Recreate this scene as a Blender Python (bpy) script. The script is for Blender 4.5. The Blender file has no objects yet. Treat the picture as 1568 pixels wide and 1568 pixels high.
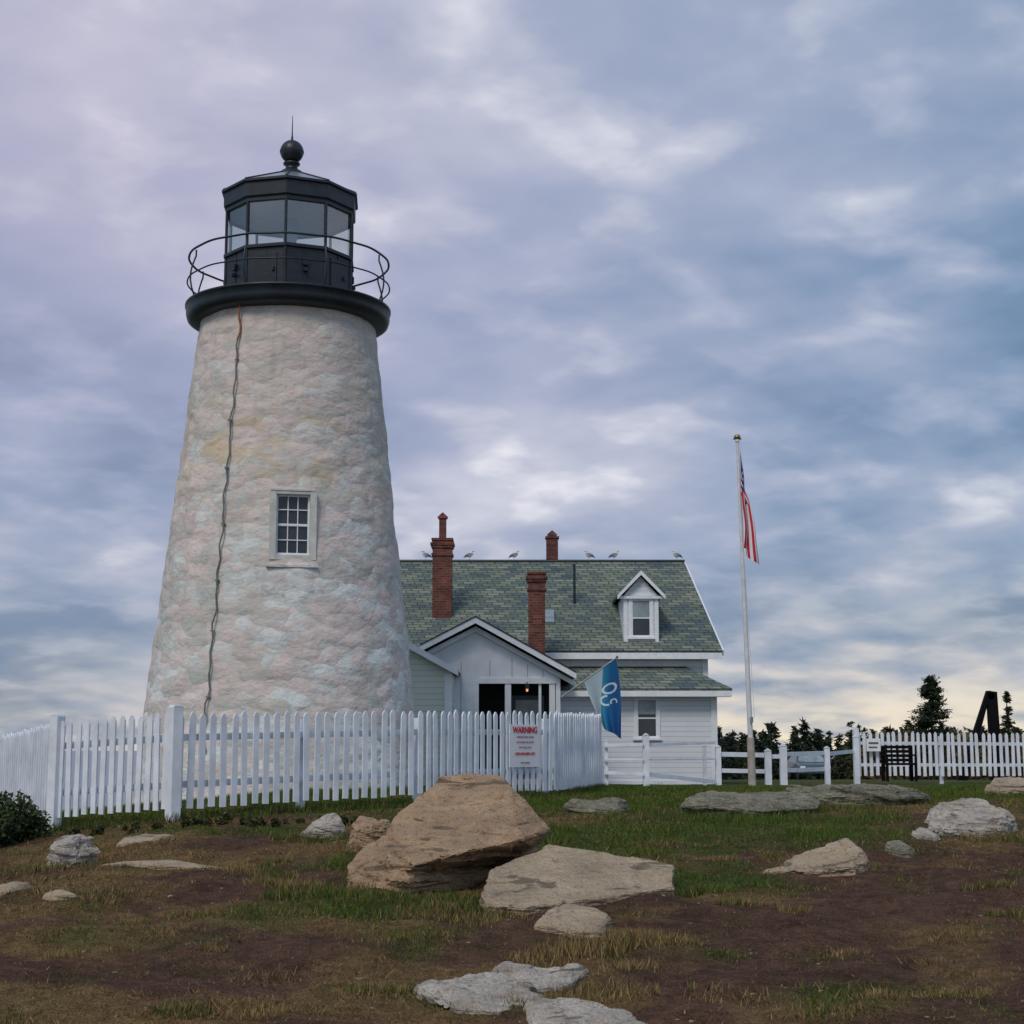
import bpy, bmesh, math, random
import numpy as np
from mathutils import Vector, Matrix, noise
random.seed(7); rng=np.random.default_rng(7)
scene=bpy.context.scene
scene.view_settings.view_transform='Standard'
try: scene.view_settings.look='None'
except: pass
scene.view_settings.exposure=0

# ---------------------------------------------------------------- helpers
def link(o,parent=None):
    scene.collection.objects.link(o)
    if parent is not None: o.parent=parent
    return o
def empty(name,loc=(0,0,0)):
    e=bpy.data.objects.new(name,None); e.location=loc; return link(e)
def nd(nt,typ,ins=None,**kw):
    n=nt.nodes.new(typ)
    for k,v in kw.items(): setattr(n,k,v)
    if ins:
        for k,v in ins.items():
            s=n.inputs[k]
            if isinstance(v,bpy.types.NodeSocket): nt.links.new(v,s)
            else: s.default_value=v
    return n
def math_(nt,op,a,b=0.0,c=None,clamp=False):
    ins={0:a,1:b}
    if c is not None: ins[2]=c
    n=nd(nt,'ShaderNodeMath',ins,operation=op); n.use_clamp=clamp
    return n.outputs[0]
def ramp(nt,fac,stops,interp='LINEAR'):
    n=nd(nt,'ShaderNodeValToRGB',{0:fac}); r=n.color_ramp; r.interpolation=interp
    while len(r.elements)<len(stops): r.elements.new(0.5)
    for e,(p,c) in zip(r.elements,stops):
        e.position=p; e.color=(c[0],c[1],c[2],1) if not isinstance(c,(int,float)) else (c,c,c,1)
    return n.outputs[0]
def mixc(nt,f,a,b,blend='MIX'):
    n=nt.nodes.new('ShaderNodeMix'); n.data_type='RGBA'; n.blend_type=blend
    for k,v in ((0,f),(6,a),(7,b)):
        s=n.inputs[k]
        if isinstance(v,bpy.types.NodeSocket): nt.links.new(v,s)
        else: s.default_value=v if k==0 else (v[0],v[1],v[2],1)
    return n.outputs[2]
def newmat(name,rough=0.8,metal=0.0,spec=0.3):
    m=bpy.data.materials.new(name); m.use_nodes=True; nt=m.node_tree
    b=nt.nodes['Principled BSDF']; b.inputs['Roughness'].default_value=rough
    b.inputs['Metallic'].default_value=metal; b.inputs['Specular IOR Level'].default_value=spec
    return m,nt,b
def setc(nt,b,c):
    if isinstance(c,bpy.types.NodeSocket): nt.links.new(c,b.inputs['Base Color'])
    else: b.inputs['Base Color'].default_value=(c[0],c[1],c[2],1)
def bump(nt,b,h,strength=0.5,dist=0.02):
    n=nd(nt,'ShaderNodeBump',{'Height':h,'Strength':strength,'Distance':dist}); nt.links.new(n.outputs[0],b.inputs['Normal'])
def coords(nt,scale=(1,1,1)):
    tc=nt.nodes.new('ShaderNodeTexCoord')
    if scale==(1,1,1): return tc.outputs['Object']
    mp=nd(nt,'ShaderNodeMapping',{'Vector':tc.outputs['Object'],'Scale':scale}); return mp.outputs[0]
def noise_t(nt,vec,scale,detail=5,rough=0.55,dist=0.0):
    n=nd(nt,'ShaderNodeTexNoise',{'Vector':vec,'Scale':scale,'Detail':detail,'Roughness':rough,'Distortion':dist}); return n.outputs[0]

def simple(name,c,rough=0.7,metal=0,var=0.12,scale=6,spec=0.3,bs=0.0):
    m,nt,b=newmat(name,rough,metal,spec); v=coords(nt)
    n=noise_t(nt,v,scale,3,0.6)
    lo=tuple(x*(1-var) for x in c); hi=tuple(min(1,x*(1+var)) for x in c)
    setc(nt,b,ramp(nt,n,[(0.3,lo),(0.7,hi)]))
    if bs: bump(nt,b,noise_t(nt,v,scale*5,2),bs,0.01)
    return m

# ---------------------------------------------------------------- materials
def m_whitewash():
    m,nt,b=newmat('whitewashed_stone',0.85,0,0.2)
    v=coords(nt); tc=nt.nodes.new('ShaderNodeTexCoord')
    vs=coords(nt,(1,1,1.6))
    wn=nd(nt,'ShaderNodeTexNoise',{'Vector':vs,'Scale':2.2,'Detail':4.0})
    wv=nd(nt,'ShaderNodeVectorMath',{0:vs,1:nd(nt,'ShaderNodeVectorMath',{0:wn.outputs['Color'],3:.55},operation='SCALE').outputs[0]},operation='ADD').outputs[0]
    vo=nd(nt,'ShaderNodeTexVoronoi',{'Vector':wv,'Scale':2.3,'Randomness':0.85},feature='F1')
    sc=nd(nt,'ShaderNodeSeparateColor',{0:vo.outputs['Color']}); cell=sc.outputs[0]; cell2=sc.outputs[1]
    n1=noise_t(nt,vs,1.1,5,0.6,0.5); n2=noise_t(nt,vs,4.5,5,0.65,0.3); n3=noise_t(nt,v,0.5,2)
    sep=nd(nt,'ShaderNodeSeparateXYZ',{0:tc.outputs['Object']})
    z=sep.outputs[2]
    hgt=math_(nt,'MULTIPLY_ADD',z,1/8.0,0.0,True)
    f=math_(nt,'MULTIPLY_ADD',n1,0.9,math_(nt,'MULTIPLY_ADD',n2,0.70,math_(nt,'MULTIPLY_ADD',cell,0.26,math_(nt,'MULTIPLY',hgt,0.08))))
    worn=ramp(nt,f,[(0.84,0.0),(0.92,0.85),(1.02,1.0)])
    white=ramp(nt,n2,[(0.3,(0.60,0.67,0.65)),(0.6,(0.79,0.83,0.82))])
    tan=ramp(nt,math_(nt,'MULTIPLY_ADD',cell2,.45,math_(nt,'MULTIPLY',n2,.6)),[(0.3,(0.46,0.49,0.45)),(0.48,(0.60,0.50,0.455)),(0.66,(0.73,0.61,0.575))])
    c=mixc(nt,math_(nt,'MULTIPLY',worn,0.85),white,tan)
    c=mixc(nt,math_(nt,'MULTIPLY',hgt,0.46),c,(0.55,0.48,0.43))
    band=math_(nt,'SUBTRACT',1.0,math_(nt,'ABSOLUTE',math_(nt,'MULTIPLY_ADD',z,0.75,-4.0)),None,True)
    st=math_(nt,'MULTIPLY',band,ramp(nt,noise_t(nt,vs,1.5,4,0.6),[(0.49,0.0),(0.62,1.0)]))
    c=mixc(nt,math_(nt,'MULTIPLY',st,0.60),c,(0.63,0.47,0.22))
    c=mixc(nt,math_(nt,'MULTIPLY',ramp(nt,n3,[(0.45,0.0),(0.7,1.0)]),0.28),c,(0.42,0.47,0.40))
    n5=noise_t(nt,vs,11,3,0.6)
    c=mixc(nt,ramp(nt,n5,[(0.58,0.0),(0.65,0.45)]),c,(0.42,0.40,0.36))
    vr=coords(nt,(5,5,.35)); n6=noise_t(nt,vr,1.2,3,0.6)
    c=mixc(nt,math_(nt,'MULTIPLY',ramp(nt,n6,[(0.52,0.0),(0.7,.5)]),hgt),c,(0.40,0.38,0.35))
    jt=ramp(nt,vo.outputs['Distance'],[(0.55,0.0),(0.85,0.22)])
    c=mixc(nt,jt,c,(0.36,0.35,0.32))
    setc(nt,b,c)
    h=math_(nt,'ADD',math_(nt,'MULTIPLY',vo.outputs['Distance'],-1.0),math_(nt,'MULTIPLY',n2,0.9))
    h=math_(nt,'ADD',h,math_(nt,'MULTIPLY_ADD',n1,0.8,math_(nt,'MULTIPLY',cell,.38)))
    bump(nt,b,h,0.50,0.07); return m
def m_siding(name='white_clapboard',c=(0.76,0.81,0.86)):
    m,nt,b=newmat(name,0.6,0,0.3); tc=nt.nodes.new('ShaderNodeTexCoord')
    sep=nd(nt,'ShaderNodeSeparateXYZ',{0:tc.outputs['Object']})
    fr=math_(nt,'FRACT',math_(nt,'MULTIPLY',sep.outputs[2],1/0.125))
    v=coords(nt); n=noise_t(nt,v,1.2,4,0.6)
    col=ramp(nt,n,[(0.3,tuple(x*0.90 for x in c)),(0.7,c)])
    line=ramp(nt,fr,[(0.0,0.8),(0.16,0.0)])  # shadow line under each clapboard, with slight dirt, painted into the colour
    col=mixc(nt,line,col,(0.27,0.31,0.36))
    setc(nt,b,col); return m
def m_shingle():
    m,nt,b=newmat('asphalt_shingle',0.9,0,0.15); tc=nt.nodes.new('ShaderNodeTexCoord')
    sep=nd(nt,'ShaderNodeSeparateXYZ',{0:tc.outputs['Object']})
    x=math_(nt,'MULTIPLY_ADD',sep.outputs[1],0.25,sep.outputs[0]); z=math_(nt,'MULTIPLY',sep.outputs[2],2.05)
    vec=nd(nt,'ShaderNodeCombineXYZ',{0:x,1:z}).outputs[0]
    br=nd(nt,'ShaderNodeTexBrick',{'Vector':vec,'Color1':(0,0,0,1),'Color2':(1,1,1,1),'Mortar':(0.1,0.1,0.1,1),'Scale':1.0,'Mortar Size':0.016,'Mortar Smooth':0.3,'Brick Width':0.34,'Row Height':0.16,'Bias':0.0})
    cell=nd(nt,'ShaderNodeSeparateColor',{0:br.outputs['Color']}).outputs[0]
    n=noise_t(nt,coords(nt,(1,1,1.01)),0.9,4,0.7)
    f=math_(nt,'ADD',math_(nt,'MULTIPLY',cell,0.42),math_(nt,'MULTIPLY',n,0.75))
    col=ramp(nt,f,[(0.25,(0.065,0.09,0.115)),(0.42,(0.105,0.14,0.145)),(0.6,(0.15,0.185,0.14)),(0.8,(0.23,0.26,0.21)),(.92,(.26,.25,.28))])
    col=mixc(nt,br.outputs['Fac'],col,(0.04,0.05,0.055))
    setc(nt,b,col); return m
def m_brick(name='red_brick',tint=(0.20,0.065,0.045)):
    m,nt,b=newmat(name,0.85,0,0.2); tc=nt.nodes.new('ShaderNodeTexCoord')
    sep=nd(nt,'ShaderNodeSeparateXYZ',{0:tc.outputs['Object']})
    vec=nd(nt,'ShaderNodeCombineXYZ',{0:math_(nt,'ADD',sep.outputs[0],sep.outputs[1]),1:sep.outputs[2]}).outputs[0]
    br=nd(nt,'ShaderNodeTexBrick',{'Vector':vec,'Color1':(tint[0]*.5,tint[1]*.5,tint[2]*.5,1),'Color2':(tint[0]*1.25,tint[1]*1.3,tint[2]*1.3,1),'Mortar':(0.2,0.14,0.12,1),'Scale':1.0,'Mortar Size':0.007,'Brick Width':0.19,'Row Height':0.068})
    n=noise_t(nt,coords(nt),3,4)
    setc(nt,b,mixc(nt,ramp(nt,n,[(0.35,0.6),(0.65,0.0)]),br.outputs['Color'],(0.06,0.03,0.03)))
    return m
def m_rock(name,a,bc,lich=0.3,sc=1.0):
    m,nt,b=newmat(name,0.88,0,0.2); v=coords(nt)
    tc=nt.nodes.new('ShaderNodeTexCoord')
    mp=nd(nt,'ShaderNodeMapping',{'Vector':tc.outputs['Object'],'Scale':(1.2,1.2,9),'Rotation':(math.radians(-14),math.radians(14),0)}).outputs[0]
    n1=noise_t(nt,v,2.2*sc,5,0.62,0.4); n2=noise_t(nt,v,14*sc,5,0.7); n3=noise_t(nt,mp,1.6*sc,4,0.6,0.6); n4=noise_t(nt,v,60*sc,2,0.7)
    c=ramp(nt,n1,[(0.3,bc),(0.55,a),(0.8,tuple(min(1,x*1.35) for x in a))])
    c=mixc(nt,ramp(nt,n3,[(0.36,0.75),(0.41,0.0)]),c,tuple(x*0.3 for x in bc))
    c=mixc(nt,ramp(nt,n2,[(0.56,0.0),(0.66,lich)]),c,(0.54,0.52,0.47))
    c=mixc(nt,ramp(nt,n2,[(0.33,0.55),(0.44,0.0)]),c,tuple(x*0.4 for x in bc))
    c=mixc(nt,ramp(nt,n4,[(0.3,0.5),(0.5,0.0)]),c,(0.07,0.06,0.05))
    setc(nt,b,c)
    h=math_(nt,'ADD',math_(nt,'MULTIPLY',n1,0.7),math_(nt,'ADD',math_(nt,'MULTIPLY',n3,1.1),math_(nt,'MULTIPLY',n2,0.6)))
    bump(nt,b,h,1.0,0.07); return m
def m_attr(name,rough=0.9,detail=True):
    m,nt,b=newmat(name,rough,0,0.1)
    at=nd(nt,'ShaderNodeAttribute'); at.attribute_name='Col'
    c=at.outputs['Color']
    if detail:
        v=coords(nt); n=noise_t(nt,v,9,4,0.7); n2=noise_t(nt,v,60,3,0.7)
        k=math_(nt,'MULTIPLY',ramp(nt,n,[(0.25,0.45),(0.75,1.55)]),ramp(nt,n2,[(0.25,0.35),(0.75,1.75)]))
        c=nd(nt,'ShaderNodeVectorMath',{0:c,3:k},operation='SCALE').outputs[0]
        bump(nt,b,math_(nt,'ADD',n,n2),1.0,0.07)
    setc(nt,b,c); return m
def m_glass_dark(name,c=(0.02,0.025,0.03),rough=0.08):
    m,nt,b=newmat(name,rough,0,0.6); v=coords(nt)
    setc(nt,b,ramp(nt,noise_t(nt,v,2.0,2),[(0.3,c),(0.7,tuple(x*2 for x in c))])); bump(nt,b,noise_t(nt,v,3,1),0.08,0.01); return m
def m_pane():
    m=bpy.data.materials.new('lantern_glass'); m.use_nodes=True; nt=m.node_tree; nt.nodes.clear()
    o=nt.nodes.new('ShaderNodeOutputMaterial')
    t=nd(nt,'ShaderNodeBsdfTransparent',{'Color':(0.82,0.85,0.84,1)}); g=nd(nt,'ShaderNodeBsdfGlossy',{'Color':(0.9,0.92,0.92,1),'Roughness':0.05})
    mx=nd(nt,'ShaderNodeMixShader',{0:0.24,1:t.outputs[0],2:g.outputs[0]}); nt.links.new(mx.outputs[0],o.inputs[0]); return m
def m_emit(name,c,s):
    m,nt,b=newmat(name); b.inputs['Emission Color'].default_value=(c[0],c[1],c[2],1); b.inputs['Emission Strength'].default_value=s; return m

M=dict(
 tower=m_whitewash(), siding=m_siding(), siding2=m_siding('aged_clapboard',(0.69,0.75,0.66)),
 shingle=m_shingle(), brick=m_brick(), brick2=m_brick('flue_brick',(0.26,0.07,0.06)),
 trim=simple('white_trim',(0.78,0.82,0.86),0.5,var=0.08), board=simple('white_board',(0.74,0.79,0.85),0.6,var=0.10,scale=2),
 seam=simple('board_seam',(0.35,0.38,0.42),0.8),
 black=simple('black_iron_paint',(0.014,0.022,0.030),0.42,0,0.35,5,0.45,0.25),
 zinc=simple('zinc_sheet',(0.32,0.37,0.40),0.35,0.6), ceil=simple('lantern_ceiling',(0.52,0.53,0.51),0.7),
 dark=simple('dark_interior',(0.02,0.022,0.025),0.9), door=simple('grey_blue_door',(0.10,0.14,0.18),0.6),
 glass=m_glass_dark('window_glass'), glassb=m_glass_dark('window_blind_glass',(0.16,0.2,0.21),0.2), pane=m_pane(),
 picket=simple('white_picket_paint',(0.74,0.79,0.85),0.6,var=0.14,scale=3,bs=0.2),
 pole=simple('flagpole_paint',(0.66,0.68,0.70),0.4), gold=simple('gilt_ball',(0.35,0.25,0.1),0.35,0.8),
 wood=simple('weathered_post',(0.42,0.38,0.33),0.8,var=0.25),
 cable=simple('lightning_cable',(0.16,0.17,0.16),0.7,var=0.4), rust=simple('rusty_cable',(0.30,0.12,0.06),0.8),
 rock_tan=m_rock('tan_gneiss',(0.47,0.32,0.195),(0.29,0.205,0.13),0.25),
 rock_slab=m_rock('pale_gneiss',(0.46,0.365,0.25),(0.32,0.255,0.18),0.25),
 rock_grey=m_rock('grey_granite',(0.27,0.26,0.19),(0.13,0.13,0.09),0.7,1.5),
 rock_white=m_rock('quartz_granite',(0.56,0.51,0.44),(0.27,0.225,0.18),0.9,1.5),
 ground=m_attr('soil_and_turf'), grass=m_attr('grass_blades',0.8,False), leaf=m_attr('foliage',0.8,False),
 red=simple('sign_red',(0.60,0.01,0.02),0.5), ink=simple('sign_ink',(0.42,0.14,0.15),0.5), signw=simple('sign_white',(0.84,0.85,0.87),0.4,var=0.03),
 carp=simple('car_paint',(0.10,0.13,0.16),0.25,0.4), tire=simple('tire_rubber',(0.02,0.02,0.02),0.8),
 gullw=simple('gull_white',(0.7,0.7,0.68),0.7), gullg=simple('gull_grey',(0.25,0.27,0.3),0.7), beak=simple('gull_beak',(0.5,0.3,0.05),0.6),
 bark=simple('bark',(0.07,0.055,0.045),0.9,var=0.3), lamp=m_emit('porch_lamp_glow',(1.0,0.35,0.08),0.8),
 bench=simple('black_bench_metal',(0.006,0.006,0.008),0.8,spec=.1),
)

# ---------------------------------------------------------------- mesh builder
class MB:
    def __init__(s): s.v=[];s.f=[];s.m=[];s.sm=[];s.mats=[]
    def mi(s,mat):
        if mat not in s.mats: s.mats.append(mat)
        return s.mats.index(mat)
    def add(s,vs,fs,mat,smooth=False):
        o=len(s.v); s.v+= [tuple(v) for v in vs]; k=s.mi(mat)
        for f in fs: s.f.append([i+o for i in f]); s.m.append(k); s.sm.append(smooth)
    def box(s,x0,x1,y0,y1,z0,z1,mat,T=None):
        vs=[Vector((x,y,z)) for x in(x0,x1) for y in(y0,y1) for z in(z0,z1)]
        if T is not None: vs=[T@v for v in vs]
        s.add(vs,[(0,1,3,2),(4,6,7,5),(0,4,5,1),(2,3,7,6),(0,2,6,4),(1,5,7,3)],mat)
    def prism(s,poly,y0,y1,mat,T=None):
        n=len(poly); vs=[Vector((x,y0,z)) for x,z in poly]+[Vector((x,y1,z)) for x,z in poly]
        if T is not None: vs=[T@v for v in vs]
        fs=[tuple(range(n)),tuple(range(2*n-1,n-1,-1))]+[(i,i+n,(i+1)%n+n,(i+1)%n) for i in range(n)]
        s.add(vs,fs,mat)
    def slab(s,pts,th,mat):
        P=[Vector(p) for p in pts]; nrm=(P[1]-P[0]).cross(P[2]-P[0]).normalized()
        if nrm.z<0: nrm=-nrm
        vs=P+[p-nrm*th for p in P]; n=len(P)
        s.add(vs,[tuple(range(n)),tuple(range(2*n-1,n-1,-1))]+[(i,i+n,(i+1)%n+n,(i+1)%n) for i in range(n)],mat)
    def lathe(s,prof,cx,cy,mat,seg=32,a0=0,smooth=True):
        vs=[];fs=[]
        for r,z in prof:
            for i in range(seg):
                a=a0+2*math.pi*i/seg; vs.append((cx+r*math.sin(a),cy-r*math.cos(a),z))
        for j in range(len(prof)-1):
            for i in range(seg):
                fs.append((j*seg+i,j*seg+(i+1)%seg,(j+1)*seg+(i+1)%seg,(j+1)*seg+i))
        s.add(vs,fs,mat,smooth)
    def cyl(s,p0,p1,r0,r1,mat,seg=10,caps=True,smooth=True):
        p0=Vector(p0);p1=Vector(p1); d=(p1-p0).normalized(); a=d.orthogonal().normalized(); b=d.cross(a)
        vs=[]
        for p,r in((p0,r0),(p1,r1)):
            for i in range(seg):
                t=2*math.pi*i/seg; vs.append(p+(a*math.cos(t)+b*math.sin(t))*r)
        s.add(vs,[(i,(i+1)%seg,(i+1)%seg+seg,i+seg) for i in range(seg)],mat,smooth)
        if caps: s.add(vs,[tuple(range(seg-1,-1,-1)),tuple(range(seg,2*seg))],mat)
    def build(s,name,parent=None,bevel=0):
        me=bpy.data.meshes.new(name); me.from_pydata(s.v,[],s.f); me.update()
        for m in s.mats: me.materials.append(m)
        me.polygons.foreach_set('material_index',s.m); me.polygons.foreach_set('use_smooth',s.sm)
        bm=bmesh.new(); bm.from_mesh(me); bmesh.ops.recalc_face_normals(bm,faces=bm.faces); bm.to_mesh(me); bm.free()
        o=bpy.data.objects.new(name,me); link(o,parent)
        if bevel:
            md=o.modifiers.new('bevel','BEVEL'); md.width=bevel; md.segments=2; md.limit_method='ANGLE'
        return o
def tube(name,pts,r,mat,parent=None,cyclic=False):
    cu=bpy.data.curves.new(name,'CURVE'); cu.dimensions='3D'; cu.bevel_depth=r; cu.bevel_resolution=2
    sp=cu.splines.new('POLY'); sp.points.add(len(pts)-1)
    for p,q in zip(sp.points,pts): p.co=(q[0],q[1],q[2],1)
    sp.use_cyclic_u=cyclic; cu.materials.append(mat)
    o=bpy.data.objects.new(name,cu); return link(o,parent)
def rawmesh(name,V,tris,col,mat,parent=None,smooth=False):
    me=bpy.data.meshes.new(name); nv=len(V); nf=len(tris); k=tris.shape[1]
    me.vertices.add(nv); me.vertices.foreach_set('co',V.astype(np.float32).ravel())
    me.loops.add(nf*k); me.loops.foreach_set('vertex_index',tris.astype(np.int32).ravel())
    me.polygons.add(nf); me.polygons.foreach_set('loop_start',np.arange(0,nf*k,k,dtype=np.int32))
    me.polygons.foreach_set('use_smooth',np.full(nf,smooth))
    me.update(calc_edges=True)
    if col is not None:
        a=me.color_attributes.new('Col','FLOAT_COLOR','POINT')
        c=np.ones((nv,4),np.float32); c[:,:3]=col; a.data.foreach_set('color',c.ravel())
    me.materials.append(mat); me.validate()
    return link(bpy.data.objects.new(name,me),parent)

# ---------------------------------------------------------------- terrain functions
def vnoise(x,y,seed=0):
    xi=np.floor(x);yi=np.floor(y);fx=x-xi;fy=y-yi; fx=fx*fx*(3-2*fx); fy=fy*fy*(3-2*fy)
    def h(i,j):
        t=np.sin(i*127.1+j*311.7+seed*74.7)*43758.5453; return t-np.floor(t)
    return (h(xi,yi)*(1-fx)+h(xi+1,yi)*fx)*(1-fy)+(h(xi,yi+1)*(1-fx)+h(xi+1,yi+1)*fx)*fy
def fbm(x,y,seed=0,o=5):
    s=0;a=0.5;t=0
    for k in range(o): s=s+a*vnoise(x*2**k,y*2**k,seed+k); t+=a; a*=0.5
    return s/t
YS=[-400,-20,0,6,8.6,11,14,18,22,26,30,36,42,60,94,150,260,500,800,4000]
ZS=[-14,-2.2,-1.62,-1.55,-1.40,-1.25,-1.05,-0.87,-0.77,-0.70,-0.72,-0.82,-0.92,-1.2,-1.85,-4,-5.2,-6.5,-12,-14]
def G(x,y,detail=True):
    x=np.asarray(x,float);y=np.asarray(y,float)
    z=sum(np.interp(y+d,YS,ZS) for d in(-1,-.5,0,.5,1))/5
    z=z-0.1*np.clip(-x-3.5,0,12)*np.clip((y-11)/5,0,1)
    z=z-0.2*np.clip(-x-16,0,70)
    z=z+0.02*np.clip(x-3,0,5)*np.clip((y-8)/5,0,1)*np.clip((24-y)/5,0,1)
    z=np.maximum(z,-14)
    if detail:
        z=z+0.17*(fbm(x*0.8,y*0.8,3,3)-0.5)*np.clip((19-y)/6,0.2,1)+0.11*(fbm(x*3,y*3,11,4)-0.5)*np.clip((24-y)/8,0.2,1)
        z=z+(fbm(x*0.05,y*0.05,5,4)-0.5)*np.clip((y-70)/80,0,3)
    return z
def sstep(a,b,v): t=np.clip((v-a)/(b-a),0,1); return t*t*(3-2*t)
SP=[(2.2,18.0,2.3,2.4,1.15),(-1.25,12.3,.7,.6,1.1),(1.65,13.5,.6,.6,1.2),(.5,15.8,.9,1.7,1.1),(-2.6,11,.5,.4,.5),(1.7,9.3,.35,.4,.7),(4.4,14,.6,.6,.6),(-.95,14.9,.7,1.1,1.0),(1.35,10.6,.2,.25,.7),(-3.4,17.8,2.0,.8,.7),(-.4,8.9,.3,.3,.4),(5.2,11.5,.4,.3,.3),(-2.0,14.2,.5,.4,.6)]
def masks(x,y):
    g=0
    for cx,cy,sx,sy,a in SP: g=g+a*np.exp(-((x-cx)/sx)**2-((y-cy)/sy)**2)
    far=sstep(18,21.5,y)*0.9*(1-.6*sstep(3.0,4.6,x)*sstep(25,20,y)); g=np.maximum(g,far)
    n=fbm(x*1.6,y*1.6,21,5); g=np.clip(g*1.25+(n-0.5)*2.1-0.2,0,1)
    n2=fbm(x*1.1+5,y*1.1,33,5); path=sstep(-0.3,1.5,x-0.12*(y-9))*sstep(17.5,13,y)
    left=sstep(0.5,-2.0,x)
    dry=np.clip((n2-0.52)*6+0.48+0.22*left-0.32*path,0,1)
    return g,dry,path
def gcol(x,y):
    g,dry,path=masks(x,y); n=fbm(x*4,y*4,44,4); n7=fbm(x*.9,y*.9,66,3)
    dirt=np.array([.138,.076,.050])[None,:]*(0.65+0.7*n)[:,None]
    dirt=dirt*(1+.45*(n7-.5))[:,None]
    dryc=np.array([.220,.142,.062])[None,:]*(0.75+0.5*n)[:,None]
    gr=np.array([.072,.098,.022])[None,:]*(0.7+0.6*n)[:,None]
    c=dirt*(1-dry[:,None])+dryc*dry[:,None]; c=c*(1-g[:,None])+gr*g[:,None]
    return c
def axis(lo,hi,step,far0,far1,gr):
    a=list(np.arange(lo,hi,step)); s=step; v=a[-1]
    while v<far1: s*=gr; v+=s; a.append(v)
    s=step; v=a[0]
    while v>far0: s*=gr; v-=s; a.insert(0,v)
    return np.array(a)
gx=axis(-6,6.5,0.05,-3500,3500,1.09); gy=axis(7.6,21,0.05,-400,4000,1.06)
X,Y=np.meshgrid(gx,gy); Xf=X.ravel();Yf=Y.ravel(); Zf=G(Xf,Yf)
nx=len(gx);ny=len(gy); ii=(np.arange(ny-1)[:,None]*nx+np.arange(nx-1)[None,:]).ravel()
quads=np.stack([ii,ii+1,ii+nx+1,ii+nx],1)
rawmesh('ground',np.stack([Xf,Yf,Zf],1),quads,gcol(Xf,Yf),M['ground'],smooth=True)
def m_sea():
    m,nt,b=newmat('sea_water',0.25,0,0.5); v=coords(nt)
    setc(nt,b,(0.10,0.15,0.17)); bump(nt,b,noise_t(nt,v,0.3,5),0.5,0.3); return m
mb=MB(); mb.add([(-3800,-500,-9),(3800,-500,-9),(3800,4300,-9),(-3800,4300,-9)],[(0,1,2,3)],m_sea()); mb.build('sea')

# ---------------------------------------------------------------- grass
def mkblades(x,y,isg,h,lean,wm,gr0,dr0):
    n=len(x); z=G(x,y)-0.005; ang=rng.uniform(0,2*np.pi,n); w=rng.uniform(.002,.0045,n)*wm
    dx=np.cos(ang);dy=np.sin(ang); la=rng.uniform(0,2*np.pi,n); ll=rng.uniform(0.1,1,n)*lean*h
    p0=np.stack([x-dx*w,y-dy*w,z],1);p1=np.stack([x+dx*w,y+dy*w,z],1)
    p2=np.stack([x+np.cos(la)*ll,y+np.sin(la)*ll,z+h],1)
    V=np.stack([p0,p1,p2],1).reshape(-1,3)
    r=rng.random(n)[:,None]
    c=np.where(isg[:,None],np.array(gr0)*(0.45+1.0*r),np.array(dr0)*(0.35+0.95*r))
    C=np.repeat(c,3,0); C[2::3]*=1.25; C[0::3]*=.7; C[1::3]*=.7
    return V,C
def blades(n,xr,yr,wmul=1.0):
    x=rng.uniform(*xr,n); y=yr[0]+(yr[1]-yr[0])*rng.random(n)**1.25
    k=np.abs(x)<0.36*y+0.6; x=x[k];y=y[k]
    g,dry,path=masks(x,y); cl=sstep(.40,.58,fbm(x*6,y*6,77,3))
    a=np.clip(g*0.95+dry*(.25+.75*cl)*(1-.35*path)+0.14*cl,0,1)
    k=rng.random(len(x))<a; x=x[k];y=y[k];g=g[k]; n=len(x)
    yel=sstep(.42,.62,fbm(x*.8+9,y*.8,55,4))
    isg=rng.random(n)<g*(0.93-.35*yel)
    tuft=fbm(x*2.6,y*2.6,9,3)
    h=np.where(isg,0.025+0.06*sstep(.35,.8,tuft),0.018+.035*sstep(.5,.85,tuft))*rng.uniform(.5,1.3,n)
    return mkblades(x,y,isg,h,np.where(isg,.7,1.7),wmul*(0.6+y/20),(.078,.122,.022),(.28,.185,.080))
Vs=[];Cs=[]
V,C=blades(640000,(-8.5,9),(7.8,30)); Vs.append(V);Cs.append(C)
r=random.Random(11)
for cx,cy,rad,n,hh,pg in [(.45,10.75,.25,900,.09,.1),(.9,10.9,.2,600,.08,.2),(-.25,11.9,.3,900,.06,.4),(1.4,12.9,.25,900,.08,.8),(-1.5,12.6,.3,1200,.08,.8),(-.5,12.4,.35,1400,.09,.8),(.35,14.0,.35,1400,.10,.7),(-.65,9.3,.2,600,.06,.3),(.5,9.3,.25,700,.06,.2),(4.9,16.5,.4,800,.09,.4),(2.6,19.4,.9,1500,.12,.9),(3.9,20.9,.9,1200,.12,.6),(-4.1,14.6,.4,900,.08,.5),(-2,16.9,.4,800,.1,.8),(5.6,12.8,.4,700,.07,.1),(.2,10.6,.2,500,.06,.1)]+[(r.uniform(-3.6,3.8),r.uniform(8.6,15),r.uniform(.08,.22),r.randint(150,400),r.uniform(.04,.08),r.choice([0.05,.2,.6])) for _ in range(60)]:
    a=rng.uniform(0,2*np.pi,n); q=rng.random(n)**.6*rad; x=cx+np.cos(a)*q*1.3; y=cy+np.sin(a)*q; isg=rng.random(n)<pg
    V,C=mkblades(x,y,isg,hh*rng.uniform(.4,1.2,n),np.full(n,.8),1.1,(.068,.105,.022),(.30,.21,.095)); Vs.append(V);Cs.append(C)
FP=[(-7.45,24),(-5.63,20.5),(-4.01,19.5),(-1.19,22.1),(.59,24.5),(1.49,28)]
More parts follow.
